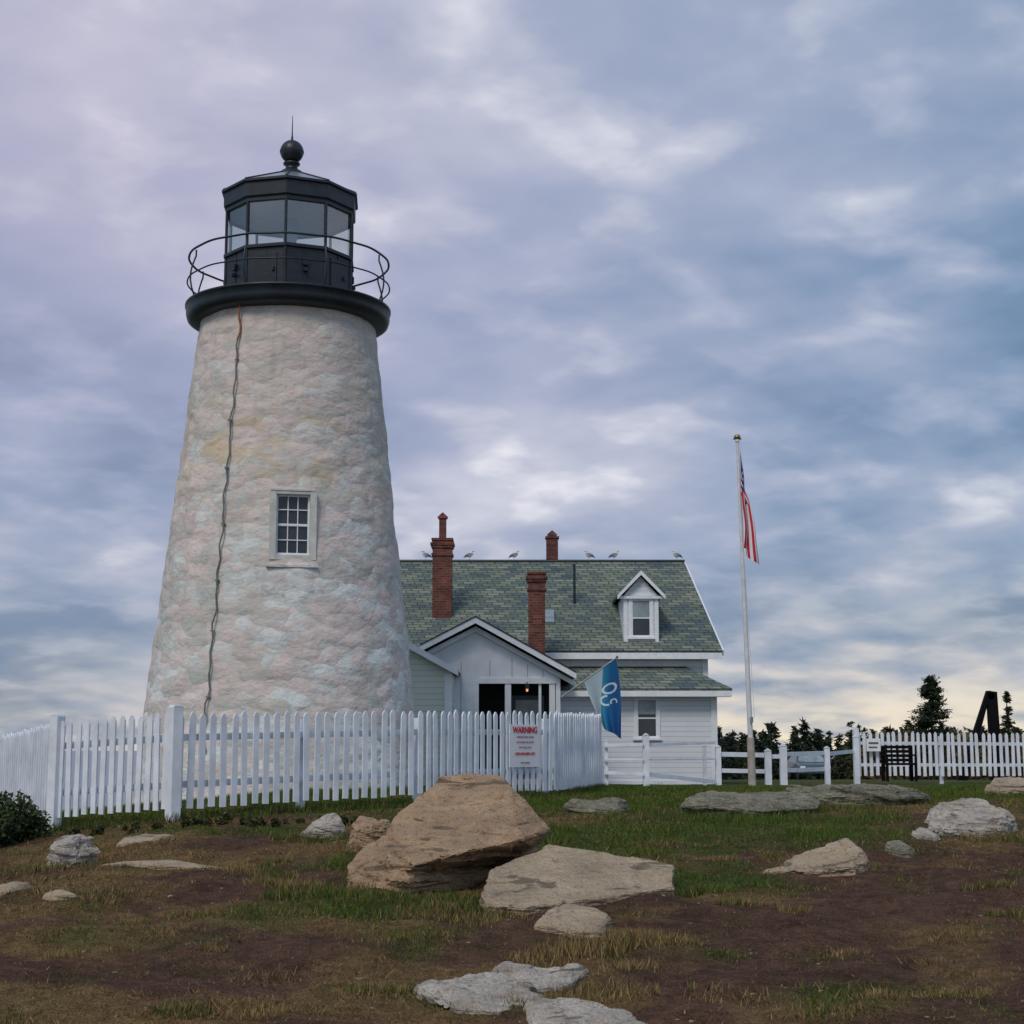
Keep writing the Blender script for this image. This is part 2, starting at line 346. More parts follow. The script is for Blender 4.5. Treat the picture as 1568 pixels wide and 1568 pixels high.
for (x0,y0),(x1,y1) in zip(FP[:-1],FP[1:]):
    L=math.hypot(x1-x0,y1-y0); n=int(L*1500); t=rng.random(n); x=x0+(x1-x0)*t+rng.normal(0,.10,n); y=y0+(y1-y0)*t+rng.normal(0,.12,n)
    k=fbm(x*2,y*2,5,3)
    V,C=mkblades(x,y,rng.random(n)<.8,.13*k*rng.uniform(.4,1.4,n)+.03,np.full(n,.6),1.6,(.05,.08,.02),(.22,.16,.07)); Vs.append(V);Cs.append(C)
V=np.concatenate(Vs);C=np.concatenate(Cs)
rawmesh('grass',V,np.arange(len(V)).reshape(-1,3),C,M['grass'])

# ---------------------------------------------------------------- rocks
def h1(n): 
    t=math.sin(n*127.1+11.3)*43758.5453; return t-math.floor(t)
def rock(name,pts,mat,bev=0.02,cuts=3,amp=0.03,fs=2.5,seed=0,strata=0.02,sf=9,parent=None):
    bm=bmesh.new()
    for p in pts: bm.verts.new(p)
    r=bmesh.ops.convex_hull(bm,input=bm.verts)
    bmesh.ops.delete(bm,geom=[g for g in r['geom_unused'] if isinstance(g,bmesh.types.BMVert)],context='VERTS')
    bmesh.ops.dissolve_limit(bm,angle_limit=0.15,verts=bm.verts,edges=bm.edges)
    bmesh.ops.bevel(bm,geom=list(bm.edges),offset=bev,segments=1,affect='EDGES')
    bmesh.ops.triangulate(bm,faces=bm.faces)
    for _ in range(cuts):
        L=[e for e in bm.edges if e.calc_length()>0.03]
        bmesh.ops.subdivide_edges(bm,edges=L,cuts=1); bmesh.ops.triangulate(bm,faces=bm.faces)
    bm.normal_update()
    new=[]
    for v in bm.verts:
        p=v.co; q=Vector((p.x*fs+seed*3.1,p.y*fs,p.z*fs*1.6))
        d=noise.fractal(q,0.85,2.1,5)*amp
        w=noise.noise(q*.7)*.35
        s=(p.z+0.22*p.x-0.12*p.y)*sf+w*2
        fl=math.floor(s); fr=s-fl
        st=h1(fl+seed)-.5
        if fr<.14: st-=.5*(1-fr/.14)
        cl=noise.cell(Vector((p.x*3.1+seed,p.y*3.1,p.z*5+w)))*0.45*amp
        side=1-abs(v.normal.z)*.5
        new.append(p+v.normal*(d+strata*st*side+cl))
    for v,c in zip(bm.verts,new): v.co=c
    me=bpy.data.meshes.new(name); bm.to_mesh(me); bm.free()
    for p in me.polygons: p.use_smooth=True
    me.materials.append(mat)
    try: me.set_sharp_from_angle(angle=math.radians(28))
    except: pass
    return link(bpy.data.objects.new(name,me),parent)
bo=empty('boulder')
rock('upper_slab',[(-.80,12.72,-.93),(-.74,12.70,-.885),(-.35,12.88,-.80),(.05,13.2,-.735),(.04,13.22,-.77),(.27,13.75,-.70),(.30,13.8,-.675),(.12,13.95,-.55),(-.05,14.1,-.30),(-.12,14.4,-.25),(-.38,14.35,-.24),(-.60,14.25,-.265),(-.80,13.85,-.42),(-1.02,13.5,-.60),(-1.02,13.3,-.72),
  (-.95,13.3,-.95),(.15,14.3,-.95),(-.8,14.4,-.95),(-.78,12.9,-.98)],M['rock_tan'],0.010,5,0.024,2.2,1,0.06,8,bo)
rock('lower_block',[(-1.31,12.98,-.93),(-1.27,12.85,-1.0),(-1.22,12.72,-1.18),(-1.0,12.70,-1.18),(-.74,12.78,-1.1),(-.76,12.74,-.95),(-.95,12.85,-.84),(-1.0,13.3,-.70),(-1.16,13.3,-.78),(-1.2,13.5,-1.2),(-.55,13.15,-1.2),(.0,13.75,-1.2),(-.1,14.3,-.9),(-.8,14.3,-1.2),(.12,14.2,-1.2)],M['rock_tan'],0.010,5,0.024,2.2,4,0.05,8,bo)
top=[(-.24,12.3,-1.06),(-.16,12.9,-.94),(.08,13.3,-.86),(.3,13.6,-.80),(.94,13.5,-.865),(1.28,13.2,-.92),(1.24,12.75,-1.05),(.43,12.5,-1.08),(.08,12.12,-1.16),(-.2,12.2,-1.14)]
rock('rock_slab',top+[(x,y+.05,z-.3) for x,y,z in top],M['rock_slab'],0.01,5,0.022,2.6,2,0.035,12)
def ledge(name,pts,h,mat,seed,tilt=(0,0),under=.06,cuts=4,amp=.015,lift=0):
    cx=sum(p[0] for p in pts)/len(pts); cy=sum(p[1] for p in pts)/len(pts); r=random.Random(seed); P=[]
    for x,y in pts:
        gg=float(G(x,y)); t=h*r.uniform(.7,1.1)+tilt[0]*(x-cx)+tilt[1]*(y-cy)
        P.append((x,y,gg+t*.5)); P.append((cx+(x-cx)*.85,cy+(y-cy)*.85,gg+t+lift))
        P.append((cx+(x-cx)*(1-under),cy+(y-cy)*(1-under),gg-.12))
    return rock(name,P,mat,min(.012,h*.1),cuts,amp,2.6,seed,min(.05,h*.32),14)
def blob(name,cx,cy,w,d,h,mat,seed,tilt=0.0,n=6,cuts=4,under=.0):
    r=random.Random(seed); pts=[]
    for k in range(n):
        a=2*math.pi*(k+r.uniform(-.42,.42))/n; R=r.uniform(.65,1.15); pts.append((cx+.5*w*R*math.cos(a),cy+.5*d*R*math.sin(a)))
    return ledge(name,pts,h,mat,seed,(tilt,h/d*.45),under,cuts,min(.04,h*.18))
blob('rock',.42,11.55,.56,.75,.09,M['rock_slab'],5,n=8)
ledge('rock_outcrop',[(-.52,9.4),(-.34,9.8),(-.05,10.0),(.03,9.5),(.18,9.1),(-.06,8.6),(-.30,8.75),(-.48,9.1)],.055,M['rock_white'],6,cuts=5,amp=.055)
ledge('rock_outcrop',[(-.15,9.65),(-.06,10.3),(.28,10.35),(.45,10.1),(.29,9.62),(.05,9.45)],.05,M['rock_white'],16,cuts=5,amp=.05)
ledge('rock_outcrop',[(.10,8.75),(.28,9.02),(.62,8.75),(.85,8.4),(.4,8.1),(.05,8.2)],.05,M['rock_white'],7,cuts=5,amp=.05)
ledge('rock_ledge',[(2.05,20.2),(2.3,20.9),(3.1,21.2),(3.9,21.0),(3.75,20.2),(3.0,19.7),(2.3,19.8)],.22,M['rock_grey'],9,(-.02,.06),.25,5,.03)
ledge('rock_ledge',[(3.6,22.2),(4.1,22.9),(5.2,23.1),(5.65,22.5),(5.1,21.9),(4.1,21.7)],.24,M['rock_grey'],10,(-.02,.03),.15,5,.03)
ledge('rock',[(4.30,17.2),(4.5,17.8),(4.95,17.9),(5.25,17.3),(4.95,16.8),(4.4,16.8)],.20,M['rock_white'],11,(.10,.14),.05,5,.05)
ledge('rock',[(2.08,14.0),(2.5,14.4),(2.95,14.5),(3.02,14.15),(2.85,13.8),(2.4,13.75)],.15,M['rock_slab'],12,(.17,.08),.05,5,.03)
blob('rock',3.57,15.4,.30,.3,.10,M['rock_grey'],13)
blob('rock',4.1,16.5,.32,.3,.08,M['rock_white'],14)
blob('rock',-3.92,15.0,.58,.5,.24,M['rock_white'],15,-.1)
blob('rock',-3.75,16.8,.65,.4,.05,M['rock_slab'],17)
blob('rock',-1.97,17.3,.50,.5,.18,M['rock_white'],18,.3)
blob('rock',-1.42,16.2,.5,.5,.24,M['rock_tan'],19)
blob('rock',-3.95,13.0,.42,.3,.06,M['rock_slab'],20)
blob('rock',-3.35,12.4,.28,.25,.045,M['rock_slab'],21)
blob('rock',1.05,20.6,.95,.6,.15,M['rock_grey'],22)
blob('rock',7.9,25.5,1.7,1.1,.20,M['rock_slab'],23)
blob('rock',-3.05,14.5,1.1,.35,.035,M['rock_slab'],25)
SV=[];SF=[];SC=[]
off=0
for k in range(260):
    yy=8.2+13*random.random()**1.3; xx=random.uniform(-.33,.33)*yy
    s=random.uniform(.004,.016)*(1.9 if random.random()<.05 else 1); zz=float(G(xx,yy))
    bm=bmesh.new(); bmesh.ops.create_icosphere(bm,subdivisions=1,radius=1)
    c=np.array([.28,.22,.16])*random.uniform(.4,1.1)
    sx,sy,sz=s*random.uniform(.8,1.6),s*random.uniform(.8,1.4),s*random.uniform(.35,.7)
    for v in bm.verts:
        q=1+random.uniform(-.25,.25); SV.append((xx+v.co.x*sx*q,yy+v.co.y*sy*q,zz+v.co.z*sz*q)); SC.append(c)
    for f in bm.faces: SF.append([v.index+off for v in f.verts])
    off+=len(bm.verts); bm.free()
rawmesh('scattered_stones',np.array(SV),np.array(SF),np.array(SC),M['grass'])

# ---------------------------------------------------------------- shrubs / trees
def leafcloud(centers,n,size,col,var=.5):
    cs=np.array(centers); vol=cs[:,3]*cs[:,4]*cs[:,5]; idx=rng.choice(len(cs),n,p=vol/vol.sum())
    d=rng.normal(size=(n,3)); d/=np.linalg.norm(d,axis=1)[:,None]; rr=rng.random(n)**.45
    p=cs[idx,:3]+d*rr[:,None]*cs[idx,3:6]
    a=rng.normal(size=(n,3));a/=np.linalg.norm(a,axis=1)[:,None]; b=rng.normal(size=(n,3)); b-=a*(a*b).sum(1)[:,None]; b/=np.linalg.norm(b,axis=1)[:,None]
    s=size*rng.uniform(.5,1.3,n)[:,None]
    V=np.stack([p-a*s*.5,p+a*s*.5,p+b*s],1).reshape(-1,3)
    br=(0.55+0.6*(d[:,2]*rr*.5+.5))*rng.uniform(1-var,1+var,n)*(0.7+0.6*rng.random(len(cs)))[idx]
    C=np.repeat(np.array(col)[None,:]*br[:,None],3,0)
    return V,np.arange(n*3).reshape(-1,3),C
def shrub(name,x0,x1,y0,y1,h,nc,n,size,col,seed):
    r=random.Random(seed); cs=[]
    for k in range(nc):
        x=r.uniform(x0,x1);y=r.uniform(y0,y1);hh=h*r.uniform(.4,1); cs.append((x,y,float(G(x,y))+hh*.45,hh*r.uniform(.4,.8),hh*.6,hh*.55))
    V,T,C=leafcloud(cs,n,size,col); rawmesh(name,V,T,C,M['leaf'])
shrub('shrub',-7.2,-5.40,16.5,19.5,.64,26,26000,.045,(.05,.072,.03),1)
shrub('low_juniper',-5.0,-1.6,18.3,19.0,.10,46,16000,.03,(.07,.075,.03),2)
def conifer(cx,cy,z0,H,R,n,seed,col=(.028,.042,.022),crown0=.15,size=.3,lumpy=.5):
    r=np.random.default_rng(seed); nb=int(max(14,H*9)); P=[]
    per=max(6,n//nb)
    for k in range(nb):
        t=r.uniform(crown0,1)**.9; L=R*(1-t)**.75*r.uniform(1-lumpy,1.1)+.05*R; a=r.uniform(0,2*np.pi); el=r.uniform(-.15,.25)
        s=r.random(per)**.7; px=cx+np.cos(a)*L*s; py=cy+np.sin(a)*L*s; pz=z0+t*H+L*s*el
        j=r.normal(size=(per,3))*np.array([.1,.1,.06])*R*.6; P.append(np.stack([px,py,pz],1)+j)
    P=np.concatenate(P); m=len(P)
    a=r.normal(size=(m,3));a/=np.linalg.norm(a,axis=1)[:,None]; b=r.normal(size=(m,3))*np.array([1,1,.5]); b/=np.linalg.norm(b,axis=1)[:,None]
    s=size*r.uniform(.5,1.3,m)[:,None]; V=np.stack([P-a*s*.35,P+a*s*.35,P+b*s],1).reshape(-1,3)
    C=np.repeat(np.array(col)[None,:]*r.uniform(.5,1.6,m)[:,None],3,0); return V,C
def pine(name,cx,cy,z0,H,R,n,seed,**k):
    e=empty(name,(0,0,0)); V,C=conifer(cx,cy,z0,H,R,n,seed,**k)
    rawmesh('crown',V,np.arange(len(V)).reshape(-1,3),C,M['leaf'],e)
    m=MB(); m.cyl((cx,cy,z0-1),(cx,cy,z0+H*.97),H*.022,H*.004,M['bark'],8)
    r=random.Random(seed)
    for i in range(16):
        t=r.uniform(.2,.85); a=r.uniform(0,6.28); L=R*(1-t)**.75
        m.cyl((cx,cy,z0+t*H),(cx+math.cos(a)*L,cy+math.sin(a)*L,z0+t*H+.1*L),H*.006,H*.002,M['bark'],5)
    m.build('trunk',e)
pine('pine_tree',25.5,100,-2.9,7.15,2.3,13000,3,crown0=.2,size=.17,lumpy=.5)
pine('pine_tree',28.3,94,-2.8,5.9,.9,2200,9,crown0=.3,size=.17,lumpy=.8)
pine('pine_tree',31.2,98,-2.8,6.0,1.2,3000,12,crown0=.25,size=.17,lumpy=.7)
VV=[];CC=[]
r=random.Random(5)
for k in range(230):
    yy=r.uniform(135,190); px=r.uniform(.1,.40); xx=px*yy
    base=float(G(xx,yy,False))
    top=yy*r.uniform(.001,.0095)+ (0.9 if r.random()<.12 else 0)
    if px>.2: top+=.3
    H=top-base+.2; 
    V,C=conifer(xx,yy,base-.2,H,H*r.uniform(.2,.33),260,k,col=r.choice([(.026,.038,.027),(.036,.047,.03),(.045,.052,.028)]),crown0=.05,size=.5); VV.append(V);CC.append(C)
cs=[]
for k in range(70):
    yy=r.uniform(105,130); xx=yy*r.uniform(.215,.34); top=yy*r.uniform(.002,.012); R=r.uniform(.9,1.6); cs.append((xx,yy,top-R*.9,R*1.3,R,R))
    cs.append((xx,yy,top-R*2,R*1.5,R,R*1.2))
V,T,C=leafcloud(cs,26000,.28,(.12,.085,.035)); VV.append(V);CC.append(C)
V=np.concatenate(VV);C=np.concatenate(CC); rawmesh('distant_tree_line',V,np.arange(len(V)).reshape(-1,3),C,M['leaf'])

# ---------------------------------------------------------------- LIGHTHOUSE
LX,LY=-4.22,30.0
lh=empty('lighthouse')
def TR(z): return 2.43-0.1116*(z-0.7)+ (0.012*max(0,0.7-z)**2)
seg=300; rows=240; z0,z1=-1.9,7.86
WA=math.radians(12); wz0,wz1=3.19,4.39; whw=0.375
V=[];F=[]
for j in range(rows+1):
    z=z0+(z1-z0)*j/rows; R=TR(z)
    for i in range(seg):
        a=2*math.pi*i/seg; p=Vector((math.sin(a)*R,-math.cos(a)*R,z))
        q=Vector((p.x*1.3,p.y*1.3,p.z*2.3)); d=noise.fractal(q,1.0,2.0,4)*.026+noise.noise(q*.35)*.02
        rr=R+d; V.append((LX+math.sin(a)*rr,LY-math.cos(a)*rr,z))
for j in range(rows):
    zc=z0+(z1-z0)*(j+.5)/rows
    for i in range(seg):
        a=2*math.pi*(i+.5)/seg; da=(a-WA+math.pi)%(2*math.pi)-math.pi
        if abs(da)*2.1<whw-.03 and wz0+.05<zc<wz1-.05: continue
        F.append((j*seg+i,j*seg+(i+1)%seg,(j+1)*seg+(i+1)%seg,(j+1)*seg+i))
me=bpy.data.meshes.new('tower_wall'); me.from_pydata(V,[],F); me.materials.append(M['tower'])
for p in me.polygons: p.use_smooth=True
tw=bpy.data.objects.new('tower_wall',me); link(tw,lh)
T=Matrix.Translation((LX,LY,0))@Matrix.Rotation(WA,4,'Z')
m=MB(); rf=-2.14
def wf(x0,x1,za,zb,y0,y1,mat): m.box(x0,x1,y0,y1,za,zb,mat,T)
fw=.085
stone=simple('window_surround_paint',(0.56,0.57,0.54),0.8,var=.18,bs=.3)
wf(-whw-.03,-whw+fw,wz0,wz1,rf,-1.75,stone); wf(whw-fw,whw+.03,wz0,wz1,rf,-1.75,stone)
wf(-whw+fw,whw-fw,wz1-.055,wz1,rf+.003,-1.75,stone); wf(-whw+fw,whw-fw,wz0,wz0+.09,rf+.003,-1.75,stone)
wf(-whw-.02,whw+.02,wz1,wz1+.035,rf-.01,-1.75,stone)
wf(-whw-.08,whw+.06,wz0-.13,wz0-.085,rf-.05,-1.9,M['tower'])
gi=whw-fw; ga,gb=wz0+.09,wz1-.055
wf(-gi,gi,ga,gb,rf+.13,rf+.14,M['glass'])
wf(-gi,-gi+.035,ga,gb,rf+.09,rf+.127,M['trim']); wf(gi-.035,gi,ga,gb,rf+.09,rf+.127,M['trim'])
wf(-gi+.035,gi-.035,gb-.035,gb,rf+.09,rf+.127,M['trim']); wf(-gi+.035,gi-.035,ga,ga+.04,rf+.09,rf+.127,M['trim'])
for q in(1/3,2/3):
    xx=-gi+.035+(2*gi-.07)*q; wf(xx-.009,xx+.009,ga+.04,gb-.035,rf+.10,rf+.126,M['trim'])
for k in range(1,4):
    zz=ga+(gb-ga)*k/4; t=.022 if k==2 else .009; wf(-gi+.035,gi-.035,zz-t,zz+t,rf+.095,rf+.124,M['trim'])
m.build('tower_window',lh,.004)
m=MB(); m.lathe([(1.55,7.80),(1.70,7.835),(1.80,7.85),(1.875,7.90),(1.895,7.96),(1.905,8.0),(1.905,8.13),(1.925,8.14),(1.925,8.175),(1.90,8.185),(0.5,8.2)],LX,LY,M['black'],96); m.build('gallery_deck',lh)
A0=math.radians(4); D=10
def dv(r,i,off=0): a=A0+2*math.pi*i/D; return Vector((LX+r*math.sin(a),LY-r*math.cos(a),0))
m=MB()
R0=1.22
m.lathe([(R0,8.17),(R0,9.05)],LX,LY,M['black'],D,A0,False)
m.lathe([(R0+.0,9.05),(R0+.045,9.06),(R0+.045,9.12),(R0-.06,9.135)],LX,LY,M['black'],D,A0,False)
m.lathe([(R0+.03,8.18),(R0+.03,8.25),(R0,8.26)],LX,LY,M['black'],D,A0,False)
for i in range(D):
    p=dv(R0,i); m.cyl(p+Vector((0,0,8.2)),p+Vector((0,0,10.06)),.028,.028,M['black'],8)
    a=dv(R0,i);b=dv(R0,i+1); 
    mid=(a+b)/2; n=(mid-Vector((LX,LY,0))).normalized(); tdir=(b-a).normalized()
    TT=Matrix(((tdir.x,n.x,0,mid.x),(tdir.y,n.y,0,mid.y),(0,0,1,0),(0,0,0,1)))
    w=(b-a).length/2
    m.box(-w,w,-.03,.025,9.95,10.06,M['black'],TT)
    m.box(-.015,.015,.0,.012,8.26,9.04,M['black'],TT)
    if i%2==0: m.box(-.05,.05,.013,.06,8.72,8.84,M['black'],TT); m.box(-.035,.035,.013,.09,8.60,8.66,M['black'],TT)
    else: m.box(-.22,.22,.0,.02,8.33,8.95,M['black'],TT); m.box(.14,.18,.021,.06,8.6,8.68,M['black'],TT)
m.build('lantern_room',lh,.004)
m=MB()
for i in range(D):
    a=dv(R0-.02,i);b=dv(R0-.02,i+1); z=Vector((0,0,1))
    m.add([a+z*9.12,b+z*9.12,b+z*9.96,a+z*9.96],[(0,1,2,3)],M['pane'])
m.build('lantern_glazing',lh)
m=MB(); m.lathe([(1.24,9.99),(.01,10.14)],LX,LY,M['ceil'],D,A0,False)
m.lathe([(.0,8.23),(1.15,8.23)],LX,LY,M['ceil'],D,A0,False)
m.lathe([(1.17,8.25),(1.17,9.12)],LX,LY,M['ceil'],D,A0,False)
m.lathe([(.0,10.0),(.12,9.95),(.16,9.75),(.12,9.5),(.16,9.3),(.12,9.1),(.1,8.24)],LX,LY,M['zinc'],16)
m.build('lantern_interior',lh)
m=MB()
m.lathe([(1.20,10.02),(1.27,10.03),(1.285,10.05),(1.285,10.30),(1.33,10.32),(1.33,10.365),(1.28,10.38)],LX,LY,M['black'],D,A0,False)
m.lathe([(1.28,10.38),(.24,10.83)],LX,LY,M['zinc'],D,A0,False)
for i in range(D):
    m.cyl(dv(1.30,i)+Vector((0,0,10.38)),dv(.22,i)+Vector((0,0,10.85)),.018,.012,M['black'],6)
m.lathe([(.26,10.82),(.20,10.90),(.12,10.95),(.11,11.02),(.16,11.04),(.16,11.07),(.12,11.09)],LX,LY,M['black'],24)
prof=[(.225*math.sin(t),11.30-.225*math.cos(t)) for t in np.linspace(.15,math.pi-.05,16)]
m.lathe(prof,LX,LY,M['black'],28)
m.lathe([(.231,11.28),(.231,11.32)],LX,LY,M['black'],28)
m.cyl((LX,LY,11.5),(LX,LY,11.62),.03,.016,M['black'],8); m.cyl((LX,LY,11.62),(LX,LY,12.02),.014,.006,M['black'],6)
m.build('lantern_roof',lh)
def ring(r,z,n=96): return [(LX+r*math.sin(2*math.pi*i/n),LY-r*math.cos(2*math.pi*i/n),z+.006*math.sin(i*.9)) for i in range(n)]
tube('rail_top',ring(1.875,9.09),.021,M['black'],lh,True)
tube('rail_mid',ring(1.895,8.62),.015,M['black'],lh,True)
for k in range(8):
    a=math.radians(28+45*k); pts=[]
    for t in np.linspace(0,1,9):
        r=1.82+.10*math.sin(math.pi*min(1,t*1.15)); pts.append((LX+r*math.sin(a),LY-r*math.cos(a),8.17+.92*t))
    tube('stanchion',pts,.016,M['black'],lh)
pts=[]
CA=math.radians(-22)
for k in range(70):
    t=k/69; z=7.95-(8.6)*t; a=CA+.008*math.sin(k*1.7)+.006*math.sin(k*.6); r=TR(z)+.05+.02*math.sin(k*1.1)
    if z>7.5: r+=.02; a-=.05*(z-7.5)
    pts.append((LX+r*math.sin(a),LY-r*math.cos(a),z))
tube('lightning_conductor',pts,.015,M['cable'],lh)
tube('conductor_top',[(p[0],p[1]-.012,p[2]) for p in pts[1:7]],.018,M['rust'],lh)
m=MB()
for k in (9,18,25,33,41,48,57,64):
    p=pts[k]; m.box(p[0]-.035,p[0]+.035,p[1]-.012,p[1]+.06,p[2]-.01,p[2]+.01,M['cable'])
m.build('conductor_clips',lh)

# ---------------------------------------------------------------- KEEPER'S HOUSE
hs=empty('keepers_house')
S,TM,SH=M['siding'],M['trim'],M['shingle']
XL,XR=-7.6,5.0
m=MB()
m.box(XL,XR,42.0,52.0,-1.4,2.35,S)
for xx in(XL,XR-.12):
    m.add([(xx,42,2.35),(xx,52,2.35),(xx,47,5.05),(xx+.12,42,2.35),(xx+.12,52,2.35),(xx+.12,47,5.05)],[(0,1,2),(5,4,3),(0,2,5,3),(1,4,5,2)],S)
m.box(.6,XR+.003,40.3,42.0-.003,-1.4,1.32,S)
m.build('walls',hs)
m=MB()
EY,EZ,RY,RZ=41.65,2.44,47.0,5.32
m.slab([(XL-.35,EY,EZ),(XR+.36,EY,EZ),(XR-.02,RY,RZ),(XL-.35,RY,RZ)],.09,SH)
m.slab([(XL-.35,52.35,EZ),(XR+.36,52.35,EZ),(XR-.02,RY,RZ),(XL-.35,RY,RZ)],.09,SH)
m.slab([(.5,42.02,2.05),(XR-.55,42.02,2.05),(XR+.36,39.95,1.42),(.5,39.95,1.42)],.07,SH)
m.slab([(XR-.55,42.02,2.05),(XR+.36,42.05,1.425),(XR+.36,39.95,1.42)],.07,SH)
m.build('roof',hs)
m=MB()
m.cyl((XL-.35,RY,RZ+.01),(XR,RY,RZ+.01),.05,.05,M['black'],8)
m.box(XL-.3,XR+.34,EY-.03,EY-.005,EZ-.22,EZ-.06,TM)
m.box(XL-.3,XR+.33,EY,41.995,EZ-.20,EZ-.14,TM)
m.box(XL,XR+.01,41.96,41.999,2.05,2.20,TM)
m.box(.5,XR+.35,39.93,39.955,1.22,1.36,TM); m.box(.6,XR+.34,39.956,40.296,1.22,1.27,TM)
m.box(XR-.13,XR+.02,40.26,40.298,-1.3,1.22,TM); m.box(XR-.12,XR+.02,41.94,41.995,1.4,2.3,TM)
m.box(XR+.005,XR+.03,40.3,40.45,-1.3,1.22,TM)
m.slab([(XR+.36,EY-.02,EZ+.01),(XR+.40,EY-.02,EZ+.01),(XR+.02,RY,RZ+.01),(XR-.02,RY,RZ+.01)],.16,TM)
m.box(.6,XR+.02,40.27,40.297,-1.25,-.80,M['board'])
m.build('trim_boards',hs,.004)
def window(m,x0,x1,z0,z1,y,glass,tr=.075):
    m.box(x0-tr,x0,y-.04,y+.05,z0-.02,z1,TM); m.box(x1,x1+tr,y-.04,y+.05,z0-.02,z1,TM)
    m.box(x0-tr-.02,x1+tr+.02,y-.05,y+.05,z1,z1+tr*1.1,TM); m.box(x0-tr-.03,x1+tr+.03,y-.08,y+.05,z0-.07,z0-.02,TM)
    m.box(x0,x1,y-.012,y-.004,z0-.02,z1,glass)
    f=.03
    m.box(x0,x0+f,y-.03,y-.013,z0-.02,z1,TM); m.box(x1-f,x1,y-.03,y-.013,z0-.02,z1,TM)
    m.box(x0+f,x1-f,y-.03,y-.013,z1-f,z1,TM); m.box(x0+f,x1-f,y-.03,y-.013,z0-.02,z0+f,TM)
    zm=(z0+z1)/2; m.box(x0+f,x1-f,y-.033,y-.013,zm-.018,zm+.018,TM)
m=MB(); window(m,3.06,3.55,.24,1.17,40.3,M['glass']); m.box(3.10,3.51,40.3-.0135,40.3-.0125,.80,1.13,M['glassb'])
m.build('bay_window',hs,.003)
m=MB(); dx0,dx1,dy=2.88,3.79,42.15; dxm=(dx0+dx1)/2
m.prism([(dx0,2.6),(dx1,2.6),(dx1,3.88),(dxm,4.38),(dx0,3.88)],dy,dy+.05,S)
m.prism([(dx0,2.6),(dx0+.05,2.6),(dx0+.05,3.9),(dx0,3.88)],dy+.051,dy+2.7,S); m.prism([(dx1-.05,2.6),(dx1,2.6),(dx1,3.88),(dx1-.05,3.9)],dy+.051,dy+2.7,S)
window(m,dx0+.21,dx0+.70,2.83,3.78,dy,M['glass']); m.box(dx0+.245,dx0+.665,dy-.0135,dy-.0125,3.33,3.75,M['glassb'])
for sx in(-1,1):
    m.box(dxm+sx*.40-.05,dxm+sx*.40+.05,dy-.03,dy-.001,2.6,3.86,TM)
    xe=dxm+sx*.62; 
    m.slab([(dxm,dy-.16,4.55),(xe,dy-.16,3.90),(xe,dy+3.3,3.90),(dxm,dy+3.3,4.55)],.05,SH)
    m.prism([(dxm,4.53),(xe,3.88),(xe,3.78),(dxm,4.41)] ,dy-.19,dy-.162,TM)
m.box(dxm-.6,dxm+.6,dy-.10,dy-.002,3.80,3.87,TM)
m.build('dormer',hs,.003)
m=MB(); ey=37.0
ax,az=-.82,2.80
lx,lz=-2.06,2.16; rx,rz=1.44,1.55
m.prism([(-1.85,-1.3),(-.75,-1.3),(-.75,1.45),(-1.85,1.45)],ey,ey+.1,M['board'])
m.prism([(-1.85,1.4505),(1.09,1.4505),(1.09,1.66),(ax,2.72),(-1.85,2.2)],ey,ey+.1,M['board'])
m.box(.99,1.09,ey+.001,ey+.1,-1.3,1.4495,TM)
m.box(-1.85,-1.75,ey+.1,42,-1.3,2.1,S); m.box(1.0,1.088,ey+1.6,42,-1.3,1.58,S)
m.box(-.16,-.02,ey-.01,ey+.12,-1.0,1.4495,TM); m.box(.84,.97,ey-.005,ey+.1,-1.3,1.4495,TM); m.box(.60,.66,ey+.02,ey+.1,-1.3,1.4495,TM)
m.box(-.85,-.75,ey-.02,ey-.001,-1.0,1.49,TM); m.box(-.75,1.0,ey-.03,ey-.001,1.42,1.55,TM)
for q,za,zb in((-1.45,-.9,1.9),(-1.15,-.9,1.9),(-.5,1.56,1.95),(.0,1.56,2.0),(.35,1.56,1.85),(.7,1.56,1.72)): m.box(q-.008,q+.008,ey-.004,ey-.001,za,zb,M['seam'])
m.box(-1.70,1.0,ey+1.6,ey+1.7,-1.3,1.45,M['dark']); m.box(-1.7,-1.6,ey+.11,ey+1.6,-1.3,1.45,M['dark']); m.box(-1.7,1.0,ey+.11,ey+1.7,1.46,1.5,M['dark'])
m.box(-.05,.75,ey+1.5,ey+1.59,-.9,1.2,M['door']); m.box(.08,.62,ey+1.48,ey+1.499,.1,1.1,M['glassb'])
m.box(-1.7,1.0,ey-.3,ey+1.6,-1.35,-.72,M['wood'])
m.build('entry_porch',hs,.004)
m=MB()
m.slab([(ax,ey-.3,az+.06),(lx,ey-.3,lz+.06),(lx,ey+7.2,lz+.06),(ax,ey+7.2,az+.06)],.08,SH)
m.slab([(ax,ey-.3,az+.06),(rx,ey-.3,rz+.06),(rx,ey+5,rz+.06),(ax,ey+5,az+.06)],.08,SH)
m.build('entry_roof',hs)
m=MB()
for (x,z) in((lx,lz),(rx,rz)):
    m.prism([(ax,az+.10),(x,z+.10),(x,z-.04),(ax,az-.04)],ey-.34,ey-.302,TM)
    m.prism([(ax,az-.09),(x,z-.09),(x,z-.20),(ax,az-.21)],ey-.10,ey-.005,TM)
    m.prism([(ax,az+.13),(x,z+.13),(x,z+.10),(ax,az+.10)],ey-.36,ey-.30,M['black'])
m.build('entry_rakes',hs,.003)
m=MB(); ay=35.0
m.prism([(-6.2,-1.5),(-1.30,-1.5),(-1.30,1.60),(-3.6,2.85),(-6.2,1.5)],ay,ay+.1,M['siding2'])
